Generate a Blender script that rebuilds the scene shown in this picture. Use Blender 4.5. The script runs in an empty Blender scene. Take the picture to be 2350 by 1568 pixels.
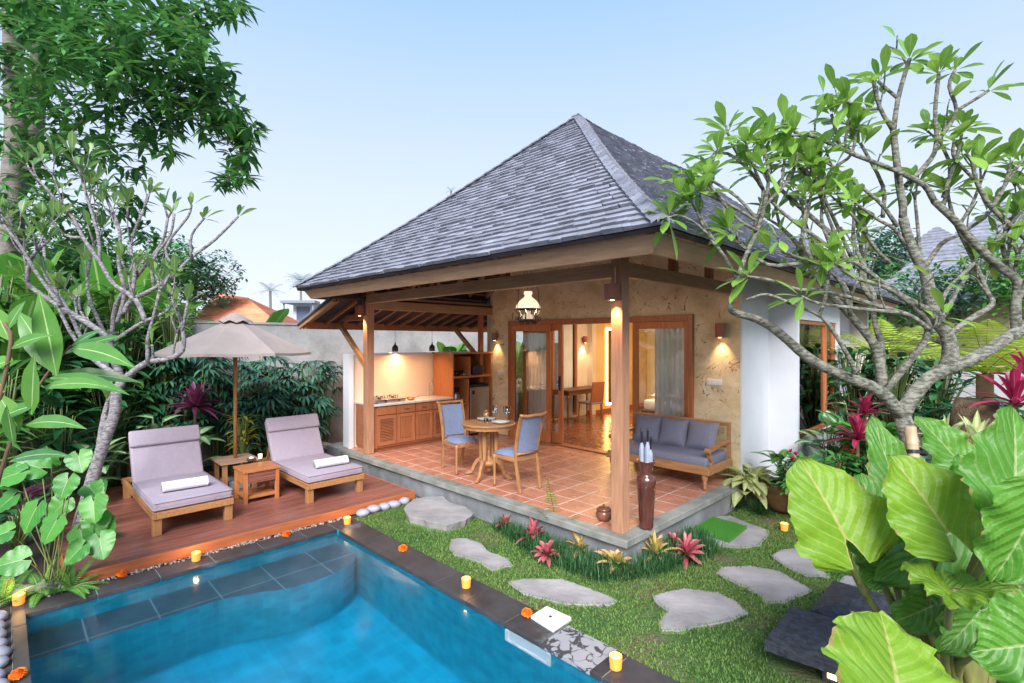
import bpy, math, random
import numpy as np
from mathutils import Vector, Matrix
R=math.radians
random.seed(7)
S=bpy.context.scene
COL=S.collection
S2=math.sqrt(2)
# ---------------------------------------------------------------- camera and measuring helpers
CX,CY,FX,CH=1175.,785.,1170.,1.8
def gp(x,y,z=0.):
    d=FX*(CH-z)/(y-CY); r=(x-CX)*d/FX
    return Vector(((r-d)/S2,(r+d)/S2,z))
def dp(x,y,d):
    r=(x-CX)*d/FX
    return Vector(((r-d)/S2,(r+d)/S2,CH-(y-CY)/FX*d))
cam=bpy.data.cameras.new('camera'); co=bpy.data.objects.new('camera',cam); COL.objects.link(co)
co.location=(0,0,CH); co.rotation_euler=(R(90),0,R(45))
cam.sensor_width=36; cam.lens=36*FX/2350; cam.shift_y=1/2350; cam.clip_start=.05; cam.clip_end=3000
S.camera=co
# ---------------------------------------------------------------- materials
MATS={}
def newmat(name):
    m=bpy.data.materials.new(name); m.use_nodes=True; nt=m.node_tree
    b=nt.nodes['Principled BSDF']; MATS[name]=m
    return m,nt,b
def nd(nt,t,**k):
    n=nt.nodes.new(t)
    for a,v in k.items():
        if a.startswith('i_'): n.inputs[a[2:].replace('_',' ')].default_value=v
        else: setattr(n,a,v)
    return n
def c4(c): return (c[0],c[1],c[2],1)
def ramp(nt,fac,stops):
    r=nt.nodes.new('ShaderNodeValToRGB'); e=r.color_ramp.elements
    while len(e)<len(stops): e.new(.5)
    for i,(p,c) in enumerate(stops): e[i].position=p; e[i].color=c4(c)
    nt.links.new(fac,r.inputs[0]); return r.outputs[0]
def coords(nt,scale=(1,1,1),rot=(0,0,0)):
    tc=nt.nodes.new('ShaderNodeTexCoord'); mp=nt.nodes.new('ShaderNodeMapping')
    mp.inputs['Scale'].default_value=scale; mp.inputs['Rotation'].default_value=rot
    nt.links.new(tc.outputs['Object'],mp.inputs[0]); return mp.outputs[0]
def noise(nt,vec,scale,detail=4,rough=.55):
    n=nt.nodes.new('ShaderNodeTexNoise'); n.inputs['Scale'].default_value=scale
    n.inputs['Detail'].default_value=detail; n.inputs['Roughness'].default_value=rough
    nt.links.new(vec,n.inputs['Vector']); return n.outputs['Fac']
def mixc(nt,fac,a,b,mode='MIX'):
    m=nt.nodes.new('ShaderNodeMix'); m.data_type='RGBA'; m.blend_type=mode
    for s,v in ((m.inputs[0],fac),(m.inputs[6],a),(m.inputs[7],b)):
        if hasattr(v,'is_output'): nt.links.new(v,s)
        elif isinstance(v,(int,float)): s.default_value=v
        else: s.default_value=c4(v)
    return m.outputs[2]
def math_(nt,op,a,b=0.,c=0.):
    m=nt.nodes.new('ShaderNodeMath'); m.operation=op
    for i,v in enumerate((a,b,c)):
        if hasattr(v,'is_output'): nt.links.new(v,m.inputs[i])
        else: m.inputs[i].default_value=v
    return m.outputs[0]
def bump(nt,b,h,s=.3,dist=.01):
    n=nt.nodes.new('ShaderNodeBump'); n.inputs['Strength'].default_value=s; n.inputs['Distance'].default_value=dist
    nt.links.new(h,n.inputs['Height']); nt.links.new(n.outputs[0],b.inputs['Normal'])
def mat(name,c1,c2=None,scale=6,rough=.6,bs=.15,bd=.004,metal=0,stretch=(1,1,1),spec=.5,coat=0,island=.0,lo=.3,hi=.7,detail=5):
    m,nt,b=newmat(name)
    v=coords(nt,stretch); f=noise(nt,v,scale,detail)
    c2=c2 or tuple(x*.8 for x in c1)
    col=ramp(nt,f,[(lo,c2),(hi,c1)])
    if island:
        g=nt.nodes.new('ShaderNodeNewGeometry')
        k=math_(nt,'MULTIPLY_ADD',g.outputs['Random Per Island'],2*island,1-island)
        hs=nt.nodes.new('ShaderNodeHueSaturation'); nt.links.new(k,hs.inputs['Value']); nt.links.new(col,hs.inputs['Color']); col=hs.outputs[0]
    nt.links.new(col,b.inputs['Base Color'])
    b.inputs['Roughness'].default_value=rough; b.inputs['Metallic'].default_value=metal
    b.inputs['Specular IOR Level'].default_value=spec; b.inputs['Coat Weight'].default_value=coat
    if bs: bump(nt,b,noise(nt,v,scale*4,3),bs,bd)
    return m
def wood(name,c1,c2,axis='x',rough=.5,scale=3,coat=0,island=.12):
    st={'x':(1.2,14,14),'y':(14,1.2,14),'z':(14,14,1.2)}[axis]
    return mat(name,c1,c2,scale,rough,.12,.002,0,st,.4,coat,island,.3,.72)
def leafmat(name,c1,c2,rib=None,veins=0,ribw=.06,rough=.42,trans=.3,vk=.25,veinc=None,varieg=None,tipc=None,tcol=None,ns=9,quilt=False,edgec=None):
    m,nt,b=newmat(name)
    g=nt.nodes.new('ShaderNodeNewGeometry'); uv=nt.nodes.new('ShaderNodeTexCoord')
    sx=nt.nodes.new('ShaderNodeSeparateXYZ'); nt.links.new(uv.outputs['UV'],sx.inputs[0])
    u,v=sx.outputs[0],sx.outputs[1]
    a=math_(nt,'MULTIPLY',math_(nt,'ABSOLUTE',math_(nt,'SUBTRACT',u,.5)),2.)
    f=math_(nt,'ADD',math_(nt,'MULTIPLY',g.outputs['Random Per Island'],.65),math_(nt,'MULTIPLY',noise(nt,uv.outputs['Object'],ns,3),.5))
    col=ramp(nt,f,[(.2,c1),(.85,c2)])
    if varieg:
        n2=noise(nt,uv.outputs['Object'],60,2)
        k=math_(nt,'ADD',math_(nt,'MULTIPLY',a,-1.1),math_(nt,'ADD',n2,.45))
        col=mixc(nt,math_(nt,'GREATER_THAN',k,.42),col,varieg)
    if tipc: 
        col=mixc(nt,math_(nt,'MULTIPLY',math_(nt,'POWER',v,2.2),.9),col,tipc)
    if veins:
        ph=math_(nt,'FRACT',math_(nt,'SUBTRACT',math_(nt,'MULTIPLY',v,veins),math_(nt,'MULTIPLY',a,veins*vk)))
        w=math_(nt,'LESS_THAN',math_(nt,'ABSOLUTE',math_(nt,'SUBTRACT',ph,.5)),.07)
        col=mixc(nt,math_(nt,'MULTIPLY',w,.75),col,veinc or rib or c2)
    if edgec:
        col=mixc(nt,math_(nt,'MULTIPLY',math_(nt,'GREATER_THAN',math_(nt,'ADD',a,math_(nt,'MULTIPLY',noise(nt,uv.outputs['Object'],11,4),.55)),1.27),.8),col,edgec)
    if rib:
        col=mixc(nt,math_(nt,'LESS_THAN',a,ribw),col,rib)
    nt.links.new(col,b.inputs['Base Color']); b.inputs['Roughness'].default_value=rough
    b.inputs['Specular IOR Level'].default_value=.5
    if quilt:
        hh=math_(nt,'ADD',math_(nt,'SINE',math_(nt,'MULTIPLY',ph,3.14159)),math_(nt,'MULTIPLY',noise(nt,uv.outputs['Object'],26,4),1.6)); bump(nt,b,hh,.45,.010)
    if trans:
        t=nt.nodes.new('ShaderNodeBsdfTranslucent'); hs=nt.nodes.new('ShaderNodeHueSaturation'); hs.inputs['Value'].default_value=1.25; hs.inputs['Hue'].default_value=.485
        nt.links.new(col,hs.inputs['Color']); nt.links.new(hs.outputs[0],t.inputs[0])
        ms=nt.nodes.new('ShaderNodeMixShader'); ms.inputs[0].default_value=trans
        nt.links.new(b.outputs[0],ms.inputs[1]); nt.links.new(t.outputs[0],ms.inputs[2])
        nt.links.new(ms.outputs[0],nt.nodes['Material Output'].inputs[0])
    return m
def emis(name,c,s,base=None):
    m,nt,b=newmat(name)
    b.inputs['Base Color'].default_value=c4(base or c); b.inputs['Emission Color'].default_value=c4(c); b.inputs['Emission Strength'].default_value=s
    return m
def glass(name,tint=(.93,.96,.95),gl=.12,rough=.02):
    m,nt,b=newmat(name)
    lw=nt.nodes.new('ShaderNodeLayerWeight'); lw.inputs[0].default_value=.22
    f=math_(nt,'ADD',lw.outputs['Fresnel'],gl)
    t=nt.nodes.new('ShaderNodeBsdfTransparent'); t.inputs[0].default_value=c4(tint)
    gg=nt.nodes.new('ShaderNodeBsdfGlossy'); gg.inputs['Roughness'].default_value=rough
    ms=nt.nodes.new('ShaderNodeMixShader'); nt.links.new(f,ms.inputs[0]); nt.links.new(t.outputs[0],ms.inputs[1]); nt.links.new(gg.outputs[0],ms.inputs[2])
    nt.links.new(ms.outputs[0],nt.nodes['Material Output'].inputs[0])
    return m
# ---------------------------------------------------------------- mesh building
UP=Vector((0,0,1))
class MB:
    def __init__(s): s.v=[]; s.f=[]; s.m=[]; s.uv=[]
    def face(s,idx,mi=0,uv=None): s.f.append(tuple(idx)); s.m.append(mi); s.uv.append(uv)
    def box(s,a,b,mi=0,M=None):
        a=Vector(a);b=Vector(b); n=len(s.v)
        for z in (a.z,b.z):
            for x,y in ((a.x,a.y),(b.x,a.y),(b.x,b.y),(a.x,b.y)):
                p=Vector((x,y,z)); s.v.append(M@p if M else p)
        for q in ((0,3,2,1),(4,5,6,7),(0,1,5,4),(1,2,6,5),(2,3,7,6),(3,0,4,7)): s.face([n+i for i in q],mi)
        return s
    def cbox(s,c,sz,rz=0,mi=0,rx=0,ry=0):
        M=Matrix.Translation(Vector(c))@Matrix.Rotation(rz,4,'Z')@Matrix.Rotation(ry,4,'Y')@Matrix.Rotation(rx,4,'X')
        h=Vector(sz)/2; return s.box(-h,h,mi,M)
    def bar(s,p,q,w,h,mi=0,up=UP):
        p=Vector(p);q=Vector(q);t=(q-p).normalized(); x=t.cross(up)
        if x.length<1e-4: x=t.cross(Vector((0,1,0)))
        x.normalize(); y=x.cross(t); n=len(s.v)
        for c in (p,q):
            for a,b in ((-1,-1),(1,-1),(1,1),(-1,1)): s.v.append(c+x*a*w/2+y*b*h/2)
        for f in ((3,2,1,0),(4,5,6,7),(0,1,5,4),(1,2,6,5),(2,3,7,6),(3,0,4,7)): s.face([n+i for i in f],mi)
        return s
    def tube(s,pts,rad,n=8,mi=0,cap=True):
        pts=[Vector(p) for p in pts]; k=len(pts)
        if not hasattr(rad,'__len__'): rad=[rad]*k
        base=len(s.v); ref=None
        for i,p in enumerate(pts):
            t=(pts[min(i+1,k-1)]-pts[max(i-1,0)]).normalized()
            if ref is None:
                ref=t.cross(UP)
                if ref.length<.1: ref=t.cross(Vector((1,0,0)))
            ref=(ref-t*ref.dot(t)).normalized(); b=t.cross(ref)
            for j in range(n):
                a=2*math.pi*j/n; s.v.append(p+(ref*math.cos(a)+b*math.sin(a))*rad[i])
        for i in range(k-1):
            for j in range(n):
                a=base+i*n+j; b2=base+i*n+(j+1)%n
                s.face((a,b2,b2+n,a+n),mi,[(j/n,i),((j+1)/n,i),((j+1)/n,i+1),(j/n,i+1)])
        if cap: s.face([base+j for j in range(n)][::-1],mi); s.face([base+(k-1)*n+j for j in range(n)],mi)
        return s
    def lathe(s,prof,c=(0,0,0),n=20,mi=0,M=None,sq=(1,1)):
        c=Vector(c); base=len(s.v); k=len(prof)
        for r,z in prof:
            for j in range(n):
                a=2*math.pi*j/n; p=Vector((r*math.cos(a)*sq[0],r*math.sin(a)*sq[1],z)); p=(M@p if M else p)+c; s.v.append(p)
        for i in range(k-1):
            for j in range(n):
                a=base+i*n+j;b=base+i*n+(j+1)%n; s.face((a,b,b+n,a+n),mi)
        if prof[0][0]>1e-5: s.face([base+j for j in range(n)][::-1],mi)
        if prof[-1][0]>1e-5: s.face([base+(k-1)*n+j for j in range(n)],mi)
        return s
    def prism(s,pts,z0,z1,mi=0,top=None,inset=1.0):
        n=len(pts); b=len(s.v); cx=sum(p[0] for p in pts)/n; cy=sum(p[1] for p in pts)/n
        for p in pts: s.v.append(Vector((cx+(p[0]-cx)*inset,cy+(p[1]-cy)*inset,z0)))
        for p in pts: s.v.append(Vector((p[0],p[1],z1)))
        ar=sum(pts[i][0]*pts[(i+1)%n][1]-pts[(i+1)%n][0]*pts[i][1] for i in range(n))
        idx=list(range(n)) if ar>0 else list(range(n))[::-1]
        s.face([b+n+i for i in idx],mi if top is None else top); s.face([b+i for i in idx[::-1]],mi)
        for k in range(n):
            i,j=idx[k],idx[(k+1)%n]; s.face((b+i,b+j,b+n+j,b+n+i),mi)
        return s
    def blob(s,c,r,n=10,m=7,mi=0,jit=0,M=None):
        c=Vector(c); base=len(s.v)
        for i in range(m+1):
            ph=math.pi*i/m
            for j in range(n):
                a=2*math.pi*j/n; k=1+random.uniform(-jit,jit)
                p=Vector((r[0]*math.sin(ph)*math.cos(a)*k,r[1]*math.sin(ph)*math.sin(a)*k,-r[2]*math.cos(ph)*k))
                s.v.append((M@p if M else p)+c)
        for i in range(m):
            for j in range(n):
                a=base+i*n+j;b=base+i*n+(j+1)%n; s.face((a,b,b+n,a+n),mi)
        return s
    def leaf(s,b,t,w,prof='lance',sag=.15,hint=UP,n=5,fold=.18,mi=0,wav=0,droop=0.):
        b=Vector(b);t=Vector(t); ax=t-b; L=ax.length
        if L<1e-5: return s
        ctl=(b+t)/2+Vector((0,0,1))*sag*L
        P=PROF[prof]; base=len(s.v); side0=None
        for i in range(n+1):
            q=i/n; p=b*(1-q)**2+ctl*2*q*(1-q)+t*q*q
            tg=((ctl-b)*(1-q)+(t-ctl)*q).normalized()
            sd=tg.cross(hint)
            if sd.length<1e-3: sd=tg.cross(Vector((1,.3,0)))
            sd.normalize(); nn=sd.cross(tg)
            hw=w/2*P(q); 
            wv=wav*L*math.sin(i*2.3+L*40)
            s.v.append(p-sd*hw+nn*(fold*hw+wv)); s.v.append(p); s.v.append(p+sd*hw+nn*(fold*hw-wv))
        for i in range(n):
            a=base+3*i; q0,q1=i/n,(i+1)/n
            s.face((a,a+1,a+4,a+3),mi,[(0,q0),(.5,q0),(.5,q1),(0,q1)])
            s.face((a+1,a+2,a+5,a+4),mi,[(.5,q0),(1,q0),(1,q1),(.5,q1)])
        return s
    def build(s,name,mats,parent=None,smooth=False,bevel=0,thick=0,auto=None):
        me=bpy.data.meshes.new(name)
        me.from_pydata([tuple(v) for v in s.v],[],s.f)
        if not isinstance(mats,(list,tuple)): mats=[mats]
        for m in mats: me.materials.append(m)
        if len(mats)>1: me.polygons.foreach_set('material_index',s.m)
        if any(u for u in s.uv):
            uvl=me.uv_layers.new(name='UVMap'); arr=[]
            for f,u in zip(s.f,s.uv):
                if u: 
                    for a in u: arr.extend(a)
                else: arr.extend([0,0]*len(f))
            uvl.data.foreach_set('uv',arr)
        if smooth: me.polygons.foreach_set('use_smooth',[True]*len(s.f))
        me.update()
        o=bpy.data.objects.new(name,me); COL.objects.link(o)
        if parent: o.parent=parent
        if bevel:
            md=o.modifiers.new('bevel','BEVEL'); md.width=bevel; md.segments=2; md.limit_method='ANGLE'; md.angle_limit=R(40); md.harden_normals=False
        if thick:
            md=o.modifiers.new('solid','SOLIDIFY'); md.thickness=thick
        return o
PROF={
 'lance':lambda q:(math.sin(math.pi*min(1,q*.98+.02)**.80))**1.15 if q<1 else 0,
 'ovate':lambda q:(math.sin(math.pi*min(1,q+.001)**.62))**.8 if q<1 else 0,
 'obovate':lambda q:max(0,math.sin(math.pi*min(1,.03+q*.97)**1.45))**.85,
 'strap':lambda q:.55+.45*math.sin(math.pi*q) if q<.8 else max(0,(1-q)/.2)*.8,
 'banana':lambda q:min(1,(q*9+.08))*min(1,((1-q)*4.5))**.6,
 'petal':lambda q:(math.sin(math.pi*min(1,.1+.85*q)))**.6,
}
def leafdir(mb,b,az,el,L,w,**k):
    b=Vector(b); e=Vector((math.cos(az)*math.cos(el),math.sin(az)*math.cos(el),math.sin(el)))
    dr=k.pop('droop',0.); t=b+e*L; t.z-=dr*L
    return mb.leaf(b,t,w,**k)
def tag(o,label=None,cat=None,group=None,kind=None):
    for k,v in (('label',label),('category',cat),('group',group),('kind',kind)):
        if v: o[k]=v
    return o
def thing(name,label,cat,loc=(0,0,0),rz=0,group=None):
    o=bpy.data.objects.new(name,None); COL.objects.link(o); o.location=loc; o.rotation_euler=(0,0,rz); o.empty_display_size=.1
    return tag(o,label,cat,group)
def copy_tree(o,parent=None):
    c=o.copy(); COL.objects.link(c)
    if parent: c.parent=parent
    for ch in list(o.children): copy_tree(ch,c)
    return c
def dup(o,loc,rz=0,label=None,sc=None):
    c=copy_tree(o); c.location=loc; c.rotation_euler=(0,0,rz)
    if label: c['label']=label
    if sc: c.scale=(sc,sc,sc)
    return c
def struct(name,mb,m,**k): 
    o=mb.build(name,m,**k); o['kind']='structure'; return o
def smooth_path(pts,k=4):
    pts=[Vector(p) for p in pts]; out=[]
    P=[pts[0]*2-pts[1]]+pts+[pts[-1]*2-pts[-2]]
    for i in range(1,len(P)-2):
        for j in range(k):
            t=j/k; a,b,c,d=P[i-1],P[i],P[i+1],P[i+2]
            out.append(.5*((2*b)+(c-a)*t+(2*a-5*b+4*c-d)*t*t+(3*b-a-3*c+d)*t**3))
    out.append(pts[-1]); return out
# ---------------------------------------------------------------- world and light
SUN_EL,SUN_AZ=40,138
w=bpy.data.worlds.new('World'); S.world=w; w.use_nodes=True; nt=w.node_tree
bg=nt.nodes['Background']; sky=nt.nodes.new('ShaderNodeTexSky'); sky.sky_type='NISHITA'; sky.sun_disc=False
sky.sun_elevation=R(SUN_EL); sky.sun_rotation=R(SUN_AZ); sky.air_density=1.0; sky.dust_density=1.6; sky.ozone_density=1.5; sky.altitude=200
tc=nt.nodes.new('ShaderNodeTexCoord'); sx=nt.nodes.new('ShaderNodeSeparateXYZ'); nt.links.new(tc.outputs['Generated'],sx.inputs[0])
veil=ramp(nt,sx.outputs[2],[(0,(5.75,6.0,6.7)),(.27,(4.9,5.55,6.7)),(.43,(3.85,4.95,6.7)),(.58,(2.6,4.2,6.6)),(1,(1.9,3.5,6.3))])
mx=nt.nodes.new('ShaderNodeMix'); mx.data_type='RGBA'; mx.inputs[0].default_value=.86
nt.links.new(sky.outputs[0],mx.inputs[6]); nt.links.new(veil,mx.inputs[7]); nt.links.new(mx.outputs[2],bg.inputs[0]); bg.inputs[1].default_value=.076
sl=bpy.data.lights.new('sun','SUN'); so=bpy.data.objects.new('sun',sl); COL.objects.link(so)
sl.energy=3.2; sl.angle=R(35); sl.color=(1,.98,.97)
# sun direction: azimuth measured like the sky texture (from +Y, clockwise)
sd=Vector((math.sin(R(SUN_AZ))*math.cos(R(SUN_EL)),math.cos(R(SUN_AZ))*math.cos(R(SUN_EL)),math.sin(R(SUN_EL))))
so.rotation_euler=sd.to_track_quat('Z','Y').to_euler()
S.view_settings.view_transform='Standard'; S.view_settings.look='None'; S.view_settings.exposure=1.2; S.view_settings.gamma=1
def lamp(kind,loc,e,c=(1,.62,.3),r=.03,name='lamp_or_fill_light',to=None,angle=80,blend=.7,size=None):
    l=bpy.data.lights.new(name,kind); l.energy=e; l.color=c
    if kind=='SPOT': l.spot_size=R(angle); l.spot_blend=blend
    if kind=='AREA': l.shape='RECTANGLE'; l.size,l.size_y=size
    else: l.shadow_soft_size=r
    o=bpy.data.objects.new(name,l); COL.objects.link(o); o.location=loc
    if to: o.rotation_euler=(Vector(to)-Vector(loc)).to_track_quat('-Z','Y').to_euler()
    return o
# ---------------------------------------------------------------- material list
W_post=wood('wood_post',(.50,.26,.155),(.34,.165,.095),'z',.5)
W_beamx=wood('wood_beam_x',(.46,.28,.17),(.32,.185,.11),'x',.55)
W_beamy=wood('wood_beam_y',(.46,.28,.17),(.32,.185,.11),'y',.55)
W_red=wood('wood_red_x',(.40,.15,.065),(.25,.085,.038),'x',.45)
W_redz=wood('wood_red_z',(.44,.165,.07),(.28,.095,.04),'z',.42)
W_dark=wood('wood_dark',(.14,.06,.035),(.07,.03,.02),'x',.45)
W_teak=wood('wood_teak',(.45,.225,.095),(.28,.125,.05),'x',.45)
W_teakz=wood('wood_teak_z',(.45,.225,.095),(.28,.125,.05),'z',.45)
W_deck=wood('wood_deck',(.31,.115,.082),(.17,.058,.042),'y',.33,island=.2)
W_deckf=wood('wood_deck_front',(.50,.16,.06),(.36,.10,.04),'y',.4)
W_orange=wood('wood_orange',(.55,.21,.075),(.38,.13,.045),'z',.4)
M_shingle=mat('shingle',(.265,.27,.32),(.155,.16,.195),7,.85,.5,.01,island=.17,stretch=(1,1,1))
M_cap=mat('shingle_cap',(.215,.22,.27),(.14,.145,.18),9,.85,.6,.01,island=.22)
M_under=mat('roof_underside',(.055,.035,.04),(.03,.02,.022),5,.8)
M_white=mat('paint_white',(.72,.73,.77),(.63,.64,.68),1.3,.7,.12,.01,detail=8)
M_conc=mat('concrete',(.27,.28,.30),(.11,.12,.12),3,.8,.3,.006)
M_edge=mat('edge_stone',(.30,.30,.28),(.12,.13,.115),4,.75,.3,.005)
M_slate=mat('stepping_slate',(.36,.335,.34),(.19,.18,.18),3.2,.75,.9,.012,detail=9,lo=.25,hi=.65)
M_dstone=mat('dark_stone',(.075,.08,.105),(.018,.020,.03),26,.6,1,.008,lo=.35,hi=.72)
M_cope=mat('coping_stone',(.060,.056,.058),(.028,.026,.029),5,.5,.35,.004,island=.2)
M_pebw=mat('pebble_pale',(.36,.36,.42),(.22,.22,.27),5,.6,.1)
M_pebg=mat('pebble_grey',(.25,.25,.29),(.13,.13,.16),6,.6,.1)
M_soil=mat('soil',(.07,.05,.04),(.03,.025,.02),8,.9,.5,.02)
M_fabric=mat('fabric_taupe',(.36,.30,.36),(.32,.265,.32),60,.85,.15,.001)
M_parasol=mat('fabric_parasol',(.385,.315,.285),(.32,.26,.235),2.5,.85,.5,.02)
for _m in (M_fabric,):
    _nt=_m.node_tree; _b=_nt.nodes['Principled BSDF']; bump(_nt,_b,math_(_nt,'ADD',noise(_nt,coords(_nt),5,3),math_(_nt,'MULTIPLY',noise(_nt,coords(_nt),180,2),.05)),.55,.03)
M_greyf=mat('fabric_grey',(.20,.20,.27),(.15,.15,.21),70,.75,.15,.001)
M_bluef=mat('fabric_blue',(.20,.25,.38),(.15,.19,.30),40,.6,.15,.001)
M_towel=mat('towel_white',(.85,.86,.88),(.72,.73,.76),50,.95,.5,.004)
M_metal=mat('steel',(.55,.56,.60),(.45,.46,.50),20,.28,.02,.001,metal=1)
M_black=mat('black_metal',(.035,.03,.03),(.02,.018,.018),10,.4,.05)
M_blackp=mat('black_plastic',(.02,.02,.025),None,10,.3,0)
M_brass=mat('brass',(.50,.32,.12),(.20,.12,.06),12,.4,.1,metal=.8)
M_whitep=mat('white_plastic',(.82,.82,.82),None,10,.4,0)
M_porc=mat('porcelain',(.86,.86,.84),None,10,.15,0)
M_ceram=mat('glazed_clay',(.12,.04,.028),(.06,.02,.015),4,.2,.05,coat=.5)
M_copper=mat('copper_clay',(.25,.09,.05),(.10,.035,.02),8,.3,.3,coat=.3)
M_mortar=mat('mortar_pale',(.42,.40,.38),None,12,.9,.2)
M_glass=glass('window_glass',gl=.07)
M_wineg=glass('clear_glass',(.9,.93,.95),.05,.02)
M_bark=mat('bark_grey',(.36,.35,.29),(.10,.10,.07),22,.85,1,.02,stretch=(1,1,2.4),lo=.38,hi=.62)
M_barkL=mat('bark_pale',(.42,.40,.41),(.15,.13,.14),24,.85,1,.015,stretch=(1,1,2.4),lo=.38,hi=.62)
M_barkD=mat('bark_trunk',(.26,.24,.22),(.14,.12,.10),9,.9,.9,.02,stretch=(1,1,1.5))
M_bamboo=mat('bamboo_pole',(.50,.36,.22),(.34,.23,.13),6,.5,.2,stretch=(8,8,1))
M_stemg=mat('stem_green',(.17,.24,.07),(.10,.13,.04),10,.5,.1)
M_stemy=mat('stem_ochre',(.22,.25,.06),(.15,.13,.05),6,.5,.1,stretch=(6,6,1))
M_stemb=mat('stem_brown',(.20,.12,.06),(.11,.07,.04),12,.7,.3)
M_mesh_green=mat('artificial_turf',(.08,.30,.03),(.04,.19,.02),90,.9,.8,.01)
M_orange=mat('marigold',(.95,.28,.01),(.70,.13,.005),50,.8,.5,.004)
M_rooforange=mat('roof_tile_orange',(.82,.36,.20),(.70,.27,.15),5,.8,.3,island=.15)
M_curtain=mat('curtain_sheer',(.72,.76,.80),(.60,.64,.70),3,.8,0)
# ================================================================ special surface materials
def tilemat(name,size,c1,c2,grout,gw=.012,rough=.35,rot=0,off=(0,0),bs=.2,offset=0,ratio=1,planes='xy'):
    m,nt,b=newmat(name); v=coords(nt,rot=(0,0,rot))
    if planes!='xy':
        s=nt.nodes.new('ShaderNodeSeparateXYZ'); nt.links.new(v,s.inputs[0]); cb=nt.nodes.new('ShaderNodeCombineXYZ')
        nt.links.new(math_(nt,'ADD',s.outputs[0],s.outputs[1]),cb.inputs[0]); nt.links.new(s.outputs[2],cb.inputs[1]); v=cb.outputs[0]
    br=nt.nodes.new('ShaderNodeTexBrick'); br.offset=offset; br.inputs['Scale'].default_value=1
    br.inputs['Brick Width'].default_value=size*ratio; br.inputs['Row Height'].default_value=size; br.inputs['Mortar Size'].default_value=gw/2
    br.inputs['Mortar Smooth'].default_value=.1; br.inputs['Color1'].default_value=c4(c1); br.inputs['Color2'].default_value=c4(c2); br.inputs['Mortar'].default_value=c4(grout)
    nt.links.new(v,br.inputs['Vector'])
    n=noise(nt,v,5,4); col=mixc(nt,.75,br.outputs['Color'],ramp(nt,n,[(.3,(.72,.72,.72)),(.7,(1.2,1.18,1.15))]),'MULTIPLY')
    nt.links.new(col,b.inputs['Base Color'])
    nt.links.new(ramp(nt,noise(nt,v,9,3),[(.3,(rough-.12,)*3),(.7,(rough+.15,)*3)]),b.inputs['Roughness'])
    h=math_(nt,'ADD',math_(nt,'MULTIPLY',br.outputs['Fac'],-1),math_(nt,'MULTIPLY',noise(nt,v,14,3),.4))
    bump(nt,b,h,bs,.004); return m
M_terra=tilemat('terracotta_tiles',.33,(.47,.205,.135),(.39,.155,.10),(.64,.52,.45),.015,.34)
M_infloor=tilemat('interior_floor',.30,(.22,.085,.04),(.14,.05,.028),(.10,.05,.03),.007,.22,R(45))
M_pooltile=tilemat('pool_tiles',.10,(.004,.24,.36),(.008,.31,.45),(.02,.36,.48),.004,.4,planes='wall')
M_poolfloor=tilemat('pool_floor_tiles',.15,(.002,.31,.52),(.004,.37,.60),(.012,.40,.62),.010,.4)
M_bench=tilemat('pool_bench_slate',.46,(.028,.075,.115),(.04,.10,.14),(.16,.27,.34),.012,.5)
def plaster():
    m,nt,b=newmat('plaster_ochre'); v=coords(nt); 
    n1=noise(nt,v,1.6,6,.65); n2=noise(nt,v,5.5,8,.75)
    col=ramp(nt,n1,[(.28,(.44,.33,.19)),(.43,(.64,.50,.31)),(.56,(.78,.66,.46)),(.72,(.56,.42,.25))])
    mu=nt.nodes.new('ShaderNodeTexMusgrave') if hasattr(bpy.types,'ShaderNodeTexMusgrave') else None
    w_=nt.nodes.new('ShaderNodeTexNoise'); w_.inputs['Scale'].default_value=2.2; w_.inputs['Detail'].default_value=8; w_.inputs['Distortion'].default_value=1.6
    nt.links.new(v,w_.inputs[0]); line=math_(nt,'LESS_THAN',math_(nt,'ABSOLUTE',math_(nt,'SUBTRACT',w_.outputs[0],.5)),.006)
    col=mixc(nt,math_(nt,'MULTIPLY',line,math_(nt,'GREATER_THAN',n2,.5)),col,(.24,.14,.07))
    col=mixc(nt,.35,col,ramp(nt,n2,[(.35,(.7,.68,.64)),(.65,(1.15,1.15,1.12))]),'MULTIPLY')
    nt.links.new(col,b.inputs['Base Color']); b.inputs['Roughness'].default_value=.8
    bump(nt,b,math_(nt,'ADD',n2,math_(nt,'MULTIPLY',n1,1.5)),.5,.02); return m
M_plaster=plaster()
def wallmat():
    m,nt,b=newmat('garden_wall_render'); v=coords(nt); n=noise(nt,v,1.3,7,.65); n2=noise(nt,v,22,3)
    col=ramp(nt,n,[(.3,(.24,.235,.23)),(.5,(.37,.36,.355)),(.7,(.46,.455,.46))])
    col=mixc(nt,.4,col,ramp(nt,n2,[(.3,(.8,.8,.78)),(.7,(1.12,1.12,1.12))]),'MULTIPLY')
    nt.links.new(col,b.inputs['Base Color']); b.inputs['Roughness'].default_value=.9; bump(nt,b,n2,.5,.008); return m
M_gwall=wallmat()
def lawnmat():
    m,nt,b=newmat('lawn_ground'); v=coords(nt); n=noise(nt,v,1.7,5); n2=noise(nt,v,40,3)
    col=ramp(nt,n,[(.3,(.035,.10,.02)),(.5,(.07,.13,.03)),(.64,(.15,.12,.07))])
    col=mixc(nt,.6,col,ramp(nt,n2,[(.3,(.5,.5,.45)),(.7,(1.25,1.2,1.1))]),'MULTIPLY')
    nt.links.new(col,b.inputs['Base Color']); b.inputs['Roughness'].default_value=.95; bump(nt,b,n2,.8,.03); return m
M_lawn=lawnmat()
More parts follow.
